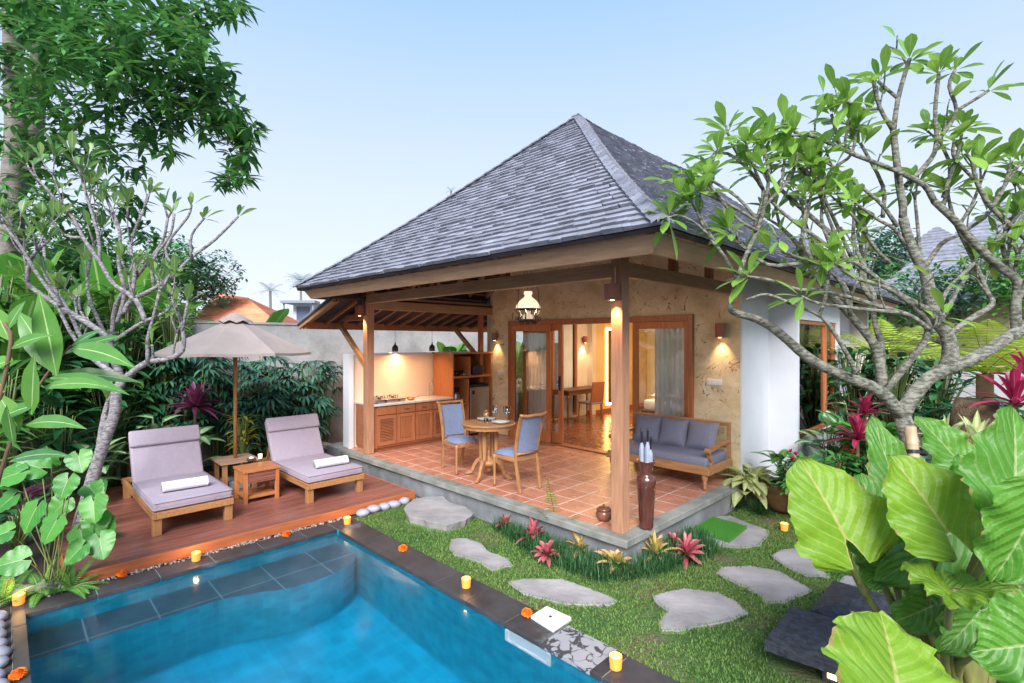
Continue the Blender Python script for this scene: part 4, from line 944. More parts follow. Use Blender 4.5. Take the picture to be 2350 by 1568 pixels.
# ================================================================ loungers
def lounger(loc,label):
    t=thing('sun_lounger',label,'sun lounger',loc,0,'sun loungers on the deck')
    L,Wd=1.93,.75; cr=.74
    for x,y in ((.06,.0),(.06,Wd-.08),(L-.10,.0),(L-.10,Wd-.08)):
        mb=MB(); mb.box((x,y,0),(x+.075,y+.08,.175)); mb.build('leg',W_teakz,t,bevel=.004)
    mb=MB(); mb.box((0,-.005,.176),(L,.03,.245)); mb.box((0,Wd-.03,.176),(L,Wd+.005,.245)); mb.box((L-.03,.03,.176),(L,Wd-.03,.245)); mb.box((0,.03,.176),(.03,Wd-.03,.245))
    for i in range(14): mb.box((.75+i*.083,.03,.225),(.75+i*.083+.06,Wd-.03,.243))
    mb.build('frame',W_teak,t,bevel=.004)
    mb=MB(); mb.box((cr-.01,.005,.248),(L-.015,Wd-.005,.345)); c_=mb.build('seat_mattress',M_fabric,t,bevel=.022,smooth=True)
    mb=MB()
    for zz in (.268,.337): mb.tube([(cr,.004,zz),(L-.02,.004,zz),(L-.012,.012,zz),(L-.012,Wd-.012,zz),(L-.02,Wd-.004,zz),(cr,Wd-.004,zz)],.0045,n=6)
    mb.build('piping',M_fabric,c_,smooth=True)
    a=R(62); dx,dz=-math.cos(a),math.sin(a); Lb=.66
    def slab_(s0,s1,o0,o1,name,par,m,bv,y0=.005,y1=Wd-.005):
        mb=MB(); nx,nz=math.sin(a),math.cos(a) # outward (towards the foot / up)
        b0=Vector((cr-.03,0,.262)); 
        P=[b0+Vector((dx*s+nx*o,0,dz*s+nz*o)) for s,o in ((s0,o0),(s1,o0),(s1,o1),(s0,o1))]
        for y in (y0,y1):
            for p in P: mb.v.append(Vector((p.x,y,p.z)))
        for f_ in ((0,1,2,3),(7,6,5,4),(0,4,5,1),(1,5,6,2),(2,6,7,3),(3,7,4,0)): mb.face(f_)
        return mb.build(name,m,par,bevel=bv,smooth=bv>.01)
    bm=slab_(.0,Lb,0.0,.095,'back_mattress',t,M_fabric,.022)
    slab_(Lb-.20,Lb+.012,.078,.135,'head_pillow',bm,M_fabric,.024,-.004,Wd+.004)
    slab_(-.0,Lb-.04,-.035,-.005,'backrest_frame',t,W_teak,.004,.03,Wd-.03)
    mb=MB(); mb.bar((.25,.1,.22),(cr-.30,.1,.60),.03,.03); mb.bar((.25,Wd-.1,.22),(cr-.30,Wd-.1,.60),.03,.03); mb.build('prop',W_teak,t)
    return t
l1=lounger((-8.20,1.09,ZD),'left sun lounger with taupe mattress, nearest the pale trunked tree')
dup(l1,(-8.13,2.66,ZD),0,'right sun lounger with taupe mattress, between the side table and the terrace')
def towel(loc,rz,lb):
    mb=MB(); n=22
    # spiral roll
    prof=[]
    for i in range(n*2+1):
        a=i/n*2*math.pi; r=.040+.022*i/(2*n); prof.append((r*math.cos(a),r*math.sin(a)*.85))
    k_=14
    for i in range(k_+1):
        y=(i/k_-.5)*.36
        for (x,z) in prof: mb.v.append(Vector((x*(1+random.uniform(-.02,.02)),y,.060+z*(1+random.uniform(-.02,.02)))))
    m_=len(prof)
    for i in range(k_):
        for j in range(m_-1): a=i*m_+j; mb.face((a,a+m_,a+m_+1,a+1))
    for i in (0,k_):
        b=len(mb.v); mb.v.append(Vector((0,(i/k_-.5)*.36,.060)))
        for j in range(m_-1): mb.face((b,i*m_+j,i*m_+j+1))
    o=mb.build('rolled_towel',M_towel,smooth=True); o.location=loc; o.rotation_euler=(0,0,rz); o.scale=(1.1,1.2,1.1); tag(o,lb,'towel','rolled white towels on the loungers')
    o2=leafdir
    return o
tw=gp(425,1118,.17); towel((tw.x,tw.y,.143),R(-4),'rolled white towel on the left lounger'); tw=gp(760,1066,.17); towel((tw.x,tw.y,.143),R(-2),'rolled white towel on the right lounger')
# side table
t=thing('side_table','reddish wooden side table with a slatted drawer between the loungers','side table',(-7.13,2.10,ZD))
Ws,Ds,Hs=.42,.38,.41
mb=MB()
for x,y in ((0,0),(Ds-.045,0),(0,Ws-.045),(Ds-.045,Ws-.045)):
    mb=MB(); mb.box((x,y,0),(x+.045,y+.045,Hs-.03)); mb.build('leg',W_orange,t,bevel=.003)
mb=MB(); mb.box((-.012,-.012,Hs-.03),(Ds+.012,Ws+.012,Hs)); mb.build('tabletop',W_orange,t,bevel=.003)
mb=MB(); mb.box((.045,.005,Hs-.17),(Ds-.045,.02,Hs-.03)); mb.box((.045,Ws-.02,Hs-.17),(Ds-.045,Ws-.005,Hs-.03)); mb.box((.005,.045,Hs-.17),(.02,Ws-.045,Hs-.03)); mb.build('apron',W_orange,t)
mb=MB()
for i in range(6): mb.box((Ds-.02,.05,Hs-.165+i*.022),(Ds-.002,Ws-.05,Hs-.165+i*.022+.018))
mb.build('drawer',W_deck,t,bevel=.002)
mb=MB(); mb.box((.02,.02,.05),(Ds-.02,Ws-.02,.08)); mb.build('lower_shelf',W_orange,t,bevel=.003)
p=gp(597,1052,.21); t=thing('small_candle_holder','small glowing candle glass on the side table','candle',(p.x-.0,p.y,ZD+Hs+.002))
mb=MB(); mb.lathe([(.022,0),(.026,.055),(.024,.055),(.0,.05)],n=14); mb.build('holder',emis('candle_glass_pale',(1,.72,.42),1.6,(.9,.75,.6)),t)
p=gp(577,1058,.21); t=thing('tissue_box','small brown box with a white top on the side table','box',(p.x,p.y,ZD+Hs+.001))
mb=MB(); mb.box((-.035,-.05,0),(.035,.05,.035)); mb.build('body',W_dark,t,bevel=.003); mb=MB(); mb.blob((0,0,.038),(.025,.035,.018),8,5,jit=.2); mb.build('tissue',M_towel,t)
# parasol with its wooden base table
PP=Vector((-7.66,2.27,ZD))
t=thing('umbrella_stand','weathered wooden base table around the parasol pole','umbrella stand',(PP.x,PP.y,ZD))
mb=MB()
for i in range(6): mb.box((-.24+i*.081,-.24,.375),(-.24+i*.081+.076,.24,.40)) if i!=3 else (mb.box((.003,-.24,.375),(.079,.24,.40)))
mb.build('top',wood('wood_weathered',(.42,.26,.17),(.28,.17,.11),'y'),t)
for x,y in ((-.21,-.21),(.16,-.21),(-.21,.16),(.16,.16)):
    mb=MB(); mb.box((x,y,0),(x+.055,y+.055,.374)); mb.build('leg',W_teakz,t,bevel=.003)
mb=MB(); mb.box((-.15,-.15,.0),(.15,.15,.12)); mb.build('weight',M_conc,t,bevel=.01)
t=thing('parasol','taupe octagonal parasol on a wooden pole over the side table','parasol',(PP.x,PP.y,ZD),R(10))
mb=MB(); mb.tube([(0,0,.402),(0,0,2.36)],.024,n=14); mb.build('pole',W_teakz,t,smooth=True)
RP,ZR,ZT=.99,1.86,2.33
mb=MB(); nr=8; sub=6; rings=7
for i in range(rings+1):
    q=i/rings
    for j in range(nr*sub):
        a=2*math.pi*j/(nr*sub); kk=(j%sub)/sub; 
        rr=math.cos(math.pi/nr)/math.cos((kk-.5)*2*math.pi/nr)
        sagz=-.010*math.sin(math.pi*kk)*q*1.2
        r=max(.012,RP*q)*(rr); z=ZT-(ZT-ZR)*(q**1.06)+sagz-.0
        mb.v.append(Vector((r*math.cos(a),r*math.sin(a),z)))
M_=nr*sub
for i in range(rings):
    for j in range(M_): mb.face((i*M_+j,(i+1)*M_+j,(i+1)*M_+(j+1)%M_,i*M_+(j+1)%M_))
b=len(mb.v)
for j in range(M_): 
    v=mb.v[rings*M_+j]; mb.v.append(v+Vector((0,0,-.035)))
for j in range(M_): mb.face((rings*M_+j,b+j,b+(j+1)%M_,rings*M_+(j+1)%M_))
cn=mb.build('canopy',M_parasol,t,thick=.002)
mb=MB()
for j in range(nr):
    a=2*math.pi*j/nr; mb.bar((RP*.985*math.cos(a),RP*.985*math.sin(a),ZR-.01),(.03*math.cos(a),.03*math.sin(a),ZT-.025),.016,.02)
    mb.bar((RP*.5*math.cos(a),RP*.5*math.sin(a),ZR+.20),(.03*math.cos(a),.03*math.sin(a),ZR+.03),.012,.016)
mb.build('ribs',W_teak,t)
mb=MB()
for i,(q,zz) in enumerate(((.008,ZT+.075),(.10,ZT+.035),(.20,ZT-.03),(.215,ZT-.055))):
    for j in range(32):
        a=2*math.pi*j/32; wv=(.018*math.cos(j*math.pi/2) if i==3 else 0); mb.v.append(Vector((q*math.cos(a),q*math.sin(a),zz+wv)))
for i in range(3):
    for j in range(32): mb.face((i*32+j,(i+1)*32+j,(i+1)*32+(j+1)%32,i*32+(j+1)%32))
mb.build('vent_cap',M_parasol,t,thick=.002)
# ================================================================ room furniture seen through the door
t=thing('writing_desk','dark wooden writing desk under the window inside the room','desk',(-7.5,8.75,0))
mb=MB(); mb.box((0,0,.70),(.5,1.35,.735)); mb.box((.02,.03,.62),(.48,1.32,.70)); mb.build('desktop',W_dark,t,bevel=.004)
for x,y in ((.03,.04),(.45,.04),(.03,1.29),(.45,1.29)):
    mb=MB(); mb.lathe([(.018,0),(.02,.05),(.014,.07),(.022,.3),(.016,.5),(.028,.55),(.028,.62)],(x,y,0),n=12); mb.build('leg',W_dark,t,smooth=True)
t=thing('desk_chair','brown wooden chair pulled up to the desk inside the room','chair',(-6.85,9.35,0),R(172))
for x,y in ((.18,.17),(.18,-.17),(-.17,.17),(-.17,-.17)):
    mb=MB(); mb.bar((x*1.15,y*1.1,0),(x,y,.42),.032,.032); mb.build('leg',W_red,t)
mb=MB(); mb.box((-.2,-.2,.42),(.2,.2,.46)); mb.build('seat',M_greyf,t,bevel=.01)
mb=MB(); mb.bar((-.18,0,.46),(-.25,0,.92),.38,.03,up=Vector((1,0,0))); mb.build('backrest',W_red,t,bevel=.006)
t=thing('wall_mirror','tall dark framed mirror with a glowing yellow border light','mirror',(-7.49,11.35,1.2))
mb=MB(); mb.box((0,-.42,-.95),(.05,-.33,.9)); mb.box((0,.33,-.95),(.05,.42,.9)); mb.box((0,-.33,.81),(.05,.33,.9)); mb.box((0,-.33,-.95),(.05,.33,-.86)); mb.build('frame',W_dark,t)
mb=MB(); mb.box((.01,-.33,-.86),(.03,.33,.81)); mb.build('glass',mat('mirror_glass',(.8,.8,.8),None,4,.02,0,metal=1),t)
mb=MB(); mb.box((-.003,-.47,-1.0),(.01,.47,.95)); mb.build('border_light',emis('mirror_backlight',(1,.66,.22),9),t)
t=thing('bed','bed with pale cover seen through the right glass door','bed',(-5.6,9.4,0))
mb=MB(); mb.box((0,0,.1),(2.0,2.0,.38)); mb.build('frame',W_dark,t,bevel=.01); mb=MB(); mb.box((.03,.03,.38),(1.97,1.97,.60)); mb.build('mattress',M_towel,t,bevel=.04,smooth=True)
for y in (.1,1.02):
    mb=MB(); cushion(mb,(.35,y+.42,.68),.22,.36,.09,n=8,p=3); mb.build('pillow',M_towel,t,smooth=True)
t=thing('bedside_lamp','small lit table lamp beside the bed behind the glass door','table lamp',(-4.3,9.0,.5))
mb=MB(); mb.lathe([(.05,0),(.05,.02),(.015,.05),(.03,.12),(.012,.2)],n=14); mb.build('base',M_brass,t,smooth=True); mb=MB(); mb.lathe([(.09,.18),(.05,.34),(.045,.34),(.085,.18)],n=18); mb.build('lamp_shade',emis('lampshade_warm',(1,.55,.2),5,(.9,.7,.5)),t)
t=thing('bedside_table','dark round bedside table with the lit lamp on it','bedside table',(-4.3,9.0,0)); mb=MB(); mb.lathe([(.2,.0),(.2,.02),(.03,.05),(.03,.44),(.24,.47),(.24,.498),(.0,.498)],n=22); mb.build('body',W_dark,t)
# lights in the room and kitchen, some added without a fixture
lamp('AREA',(-5.2,9.3,2.55),60,(1,.66,.38),size=(2.5,2.5),to=(-5.2,9.3,0))
lamp('AREA',(-7.42,11.35,1.2),22,(1,.62,.22),size=(.3,1.8),to=(-6,11.35,1.0))
lamp('POINT',(-4.3,9.0,.78),8); lamp('POINT',(-3.2,9.0,2.2),22)  # bedside lamp, then a point light added to brighten the room behind the bay
for y in (4.86,5.65): lamp('SPOT',(-7.75,y,1.62),2.5,(1,.62,.30),.03,to=(-7.85,y,.7),angle=150,blend=1)
lamp('AREA',(-7.95,5.05,1.56),11,(1,.54,.30),size=(.05,1.5),to=(-8.09,5.05,.7))  # unseen area light added for the broad warm glow on the kitchen wall
# ================================================================ garden walls and far background
mb=MB(); mb.box((-9.95,-9.0,-.35),(-9.8,9.0,2.12)); mb.box((-9.97,-9.0,2.121),(-9.78,9.0,2.16)); o=mb.build('garden_wall',M_gwall); tag(o,'tall grey rendered garden wall behind the parasol and kitchen','wall')
mb=MB(); mb.box((-2.0,15.6,-.35),(6.0,15.8,1.2)); o=mb.build('garden_wall',M_gwall); tag(o,'beige rendered garden wall behind the tree fern on the right','wall')
# ------------------------------------------------ leaf materials
G_tree=leafmat('leaf_tree_dark',(.02,.10,.035),(.11,.33,.07),rib=None,rough=.35,trans=.25)
G_fr=leafmat('leaf_frangipani',(.11,.26,.035),(.27,.46,.07),rib=(.30,.50,.18),ribw=.07,veins=9,veinc=(.20,.42,.12),rough=.32,trans=.35)
G_frL=leafmat('leaf_frangipani_pale',(.07,.19,.06),(.20,.33,.08),rib=(.34,.44,.20),ribw=.09,rough=.38,trans=.35)
G_ban=leafmat('leaf_banana',(.06,.23,.03),(.17,.42,.05),rib=(.34,.5,.18),ribw=.07,veins=26,veinc=(.05,.22,.04),vk=.12,rough=.35,trans=.4)
G_gin=leafmat('leaf_ginger',(.025,.13,.04),(.13,.31,.045),rib=(.36,.52,.20),ribw=.06,veins=14,veinc=(.09,.30,.08),rough=.28,trans=.3)
G_dark=leafmat('leaf_dark',(.014,.075,.035),(.05,.18,.06),rib=None,rough=.3,trans=.15)
G_palm=leafmat('leaf_palm',(.02,.085,.065),(.09,.25,.15),rib=None,rough=.25,trans=.12)
G_phil=leafmat('leaf_heart',(.035,.19,.03),(.10,.33,.045),rib=(.24,.42,.13),ribw=.035,veins=6,veinc=(.12,.33,.07),rough=.38,trans=.3,vk=.5)
G_fern=leafmat('leaf_fern',(.06,.24,.04),(.16,.42,.07),rough=.5,trans=.35)
G_fernY=leafmat('leaf_fern_yellow',(.26,.42,.03),(.46,.58,.07),rough=.5,trans=.4)
G_diff=leafmat('leaf_dieffenbachia',(.03,.15,.05),(.06,.22,.06),rough=.35,trans=.2,varieg=(.42,.56,.30))
G_varY=leafmat('leaf_variegated_cream',(.30,.42,.12),(.55,.60,.26),rib=(.62,.66,.36),rough=.4,trans=.3,varieg=(.62,.64,.36))
G_crot=leafmat('leaf_croton_yellow',(.30,.36,.02),(.62,.55,.04),rib=(.7,.6,.1),rough=.35,trans=.3)
G_cord=leafmat('leaf_cordyline_red',(.22,.012,.04),(.52,.04,.12),rib=(.6,.12,.2),rough=.35,trans=.25)
G_purp=leafmat('leaf_purple',(.10,.02,.07),(.26,.06,.14),rough=.35,trans=.15)
G_brR=leafmat('leaf_bromeliad_red',(.48,.035,.09),(.62,.10,.17),rough=.35,trans=.2,tipc=(.34,.22,.16))
G_brY=leafmat('leaf_bromeliad_yellow',(.55,.46,.10),(.62,.52,.18),rough=.35,trans=.25,tipc=(.60,.28,.20))
G_mondo=leafmat('leaf_mondo',(.012,.055,.018),(.045,.15,.04),rough=.5,trans=.15)
G_grass=leafmat('leaf_grass',(.045,.145,.022),(.18,.31,.06),rough=.6,trans=.3,ns=2)
G_aloA=leafmat('leaf_elephant_lime',(.09,.23,.012),(.20,.36,.022),rib=(.38,.40,.10),ribw=.03,veins=8,veinc=(.27,.40,.06),rough=.50,trans=.36,quilt=True,edgec=(.34,.26,.09),vk=.42,ns=14)
G_aloB=leafmat('leaf_elephant_green',(.035,.15,.014),(.09,.26,.022),rib=(.26,.36,.12),ribw=.03,veins=8,veinc=(.16,.30,.07),rough=.45,trans=.3,quilt=True,edgec=(.28,.24,.08),vk=.42,ns=14)
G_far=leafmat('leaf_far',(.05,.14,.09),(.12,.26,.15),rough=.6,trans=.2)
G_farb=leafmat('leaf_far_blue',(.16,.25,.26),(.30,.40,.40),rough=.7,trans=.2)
for _e in [x for x in G_grass.node_tree.nodes if x.type=='VALTORGB'][:1]:
    _k=_e.color_ramp.elements.new(.93); _k.color=(.27,.24,.10,1); _e.color_ramp.elements[-1].position=.88 if 0 else 1.0
for _m in (G_tree,G_dark,G_palm):
    for _e in [x for x in _m.node_tree.nodes if x.type=='VALTORGB'][:1]:
        _k=_e.color_ramp.elements.new(.97); _k.color=(.16,.26,.05,1) if _m is G_tree else (.05,.17,.07,1)
# ------------------------------------------------ generators
def V(*a): return Vector(a)
def rot_az(a,el): return V(math.cos(a)*math.cos(el),math.sin(a)*math.cos(el),math.sin(el))
def rosette(mb,c,n,L,w,e0,e1,droop=.3,prof='strap',n_=5,fold=.25,jit=.2,sag=.12,mi=0):
    for i in range(n):
        q=i/max(1,n-1); el=R(e0+(e1-e0)*q)+random.uniform(-.12,.12); a=i*2.39996+random.uniform(-.25,.25); l=L*random.uniform(1-jit,1+jit)
        t=V(*c)+rot_az(a,el)*l; t.z-=droop*l*(1-q*.7); mb.leaf(c,t,w*random.uniform(.8,1.15),prof,sag=sag+droop*.4,n=n_,fold=fold,mi=mi)
def plant(name,label,cat,loc,group=None): return thing(name,label,cat,loc,0,group)
def clump(name,label,cat,loc,m,n,L,w,e0=10,e1=80,group=None,base=.0,tilt=0,**k):
    t=plant(name,label,cat,loc,group); mb=MB(); rosette(mb,(0,0,base),n,L,w,e0,e1,**k); mb.build('leaves',m,t,smooth=True); t.rotation_euler=(random.uniform(-tilt,tilt),random.uniform(-tilt,tilt),random.uniform(0,6))
    if base>.05: mb=MB(); mb.tube([(0,0,0),(0,0,base)],.02,n=8); mb.build('stem',M_stemb,t)
    return t
def broad(name,label,cat,loc,m,n,H,L,w,prof='ovate',group=None,spread=.3,stemm=None,el=(-.3,.7),down=.3,fold=.2,stemr=.007):
    t=plant(name,label,cat,loc,group); mb=MB(); ms=MB()
    for i in range(n):
        a=i*2.4+random.uniform(-.3,.3); h=H*random.uniform(.45,1); r=spread*random.uniform(.3,1)*(1.1-.5*h/H)
        b=V(r*math.cos(a)*.6,r*math.sin(a)*.6,h); ms.tube(smooth_path([V(random.uniform(-.03,.03),random.uniform(-.03,.03),0),V(r*.2*math.cos(a),r*.2*math.sin(a),h*.6),b],3),stemr,n=5)
        e=random.uniform(*el); tt=b+rot_az(a+random.uniform(-.4,.4),e)*L*random.uniform(.75,1.1); tt.z-=down*L*.5
        mb.leaf(b,tt,w*random.uniform(.8,1.1),prof,sag=.18,n=6,fold=fold)
    mb.build('leaves',m,t,smooth=True); ms.build('stem',stemm or M_stemg,t,smooth=True); return t
def frond(mb,b,t,L2,w,n=16,sag=.25,prof='strap',mi=0,smi=1,taper=1.,fl=2,sidev=None):
    b=Vector(b);t=Vector(t); ctl=(b+t)/2+UP*sag*(t-b).length; P=[]
    for i in range(n+1):
        q=i/n; P.append(b*(1-q)**2+ctl*2*q*(1-q)+t*q*q)
    mb.tube(P,[.006*(1-.7*i/n) for i in range(n+1)],n=4,mi=smi,cap=False)
    for i in range(1,n+1):
        q=i/n; tg=(P[i]-P[i-1]).normalized(); sd=tg.cross(UP)
        if sd.length<.05: sd=tg.cross(V(1,0,0))
        sd=sidev.copy() if sidev else sd
        sd.normalize(); up=sd.cross(tg); l=L2*(math.sin(math.pi*min(1,q*.92+.06)**(.7))**.8)*taper
        for s in (-1,1):
            e=P[i]+(sd*s+tg*.35-up*.05)*l; e.z-=.18*l; mb.leaf(P[i],e,w,prof,sag=.06,n=fl,fold=.1,mi=mi,hint=up)
def fern(name,label,loc,n,L,L2,w,m,group=None,e=(20,60),nf=16,cat='fern'):
    t=plant(name,label,cat,loc,group); mb=MB()
    for i in range(n):
        a=i*2.4+random.uniform(-.3,.3); el=R(random.uniform(*e)); l=L*random.uniform(.75,1.1); tt=rot_az(a,el)*l; tt.z-=.35*l*math.cos(el); frond(mb,(0,0,.02),tt,L2,w,nf)
    mb.build('fronds',[m,M_stemg],t); return t
def rhapis(name,label,loc,H,n,group,m=None,fl=.30):
    t=plant(name,label,'palm',loc,group); mb=MB(); ms=MB()
    for i in range(n):
        a=random.uniform(0,6.28); r=random.uniform(.02,.28); h=H*(.35+.65*(i+.5)/n)
        b=V(r*math.cos(a)*.5,r*math.sin(a)*.5,0); top=V(r*math.cos(a)*1.4,r*math.sin(a)*1.4,h); ms.tube([b,(b+top)/2+V(0,0,.05),top],.008,n=5)
        ax=(V(math.cos(a),math.sin(a),.25)).normalized(); k=9
        for j in range(k):
            an=(j/(k-1)-.5)*2.5; sd=ax.cross(UP).normalized(); d_=(ax*math.cos(an)+sd*math.sin(an)+UP*.15).normalized(); L=fl*random.uniform(.8,1.15)
            tt=top+d_*L; tt.z-=L*random.uniform(.35,.8); mb.leaf(top,tt,.048,'strap',sag=.35,n=4,fold=.2)
    mb.build('leaves',m or G_palm,t,smooth=True); ms.build('stem',M_stemg,t); return t
# ------------------------------------------------ traced frangipani trees
def fr_tree(name,label,origin,paths,mt_bark,mt_leaf,twigs,leafL,leafw,nleaf,ups,seed,twigL=(.22,.42),elr=(5,70),thin=1.,side=None):
    random.seed(seed)
    o=thing(name,label,'frangipani tree',origin); O=Vector(origin); mb=MB(); ml=MB(); tips=[]
    def ros(p,d,n=None):
        n=random.randint(*nleaf) if n is None else n
        for i in range(n):
            a=i*2.39996; el=R(random.uniform(*elr)); ax=d.normalized(); s1=ax.cross(V(.3,.5,.8)).normalized(); s2=ax.cross(s1)
            dr=ax*math.sin(el)+(s1*math.cos(a)+s2*math.sin(a))*math.cos(el); L=leafL*random.uniform(.65,1.15); b=p-ax*random.uniform(0,.03)
            t=b+dr*L; t.z-=.16*L*math.cos(el); pb=b.lerp(t,.10); ml.leaf(pb,t,leafw*random.uniform(.8,1.15)*L/leafL,'obovate',sag=.10,n=5,fold=.22)
    def twig(p,d,r,depth,nl=None):
        L=random.uniform(*twigL)*(1 if depth else .7); d=d.normalized(); e=p+d*L*.5+UP*.02; d2=(d+UP*ups+V(random.uniform(-.25,.25),random.uniform(-.25,.25),random.uniform(-.1,.2))).normalized(); f=e+d2*L*.5
        mb.tube(smooth_path([p,e,f],2),[r*(1-.06*i) for i in range(5)],n=6)
        if depth>0:
            k=random.choice((2,2,3)); a0=random.uniform(0,6.28)
            for j in range(k):
                a=a0+j*6.28/k; s1=d2.cross(V(.2,.9,.3)).normalized(); s2=d2.cross(s1); twig(f,d2*.9+(s1*math.cos(a)+s2*math.sin(a))*.62,r*.82,depth-1,nl)
        else:
            mb.blob(f,(r*1.1,)*3,6,4); ros(f,d2,None if nl is None else random.randint(*nl))
    for pts,w0,w1,ends in paths:
        P3=[dp(x,y,d)-O for x,y,d in pts]; S_=smooth_path(P3,3); n=len(S_); dm=sum(p[2] for p in pts)/len(pts)
        rad=[max(.005,(w0+(w1-w0)*(i/(n-1))**.8)*dm/FX/2*thin*random.uniform(.95,1.07)) for i in range(n)]
        mb.tube(S_,rad,n=10 if w0>20 else 7)
        d=(S_[-1]-S_[-3]).normalized(); r=rad[-1]
        if ends==0: ros(S_[-1],d)
        elif ends>0:
            a0=random.uniform(0,6.28)
            for j in range(2 if ends<3 else 3):
                s1=d.cross(V(.2,.9,.3)).normalized(); s2=d.cross(s1); a=a0+j*3.1; twig(S_[-1],d+(s1*math.cos(a)+s2*math.sin(a))*.5,r*.85,ends-1 if ends<3 else 1)
        # side twigs
        if w0<36:
            for i in range(3,n-2):
                if random.random()<twigs:
                    d=(S_[i+1]-S_[i-1]).normalized(); a=random.uniform(0,6.28); s1=d.cross(V(.2,.9,.3)).normalized(); s2=d.cross(s1); twig(S_[i],d*.5+(s1*math.cos(a)+s2*math.sin(a))*.6+UP*.5,max(.007,rad[i]*.5),random.choice((0,1,1)),side)
    mb.build('trunk',mt_bark,o,smooth=True); ml.build('leaves',mt_leaf,o,smooth=True); return o
D=3.8
def Pp(l,d0=D,d1=D): n=len(l); return [(x,y,d0+(d1-d0)*i/max(1,n-1)) for i,(x,y) in enumerate(l)]
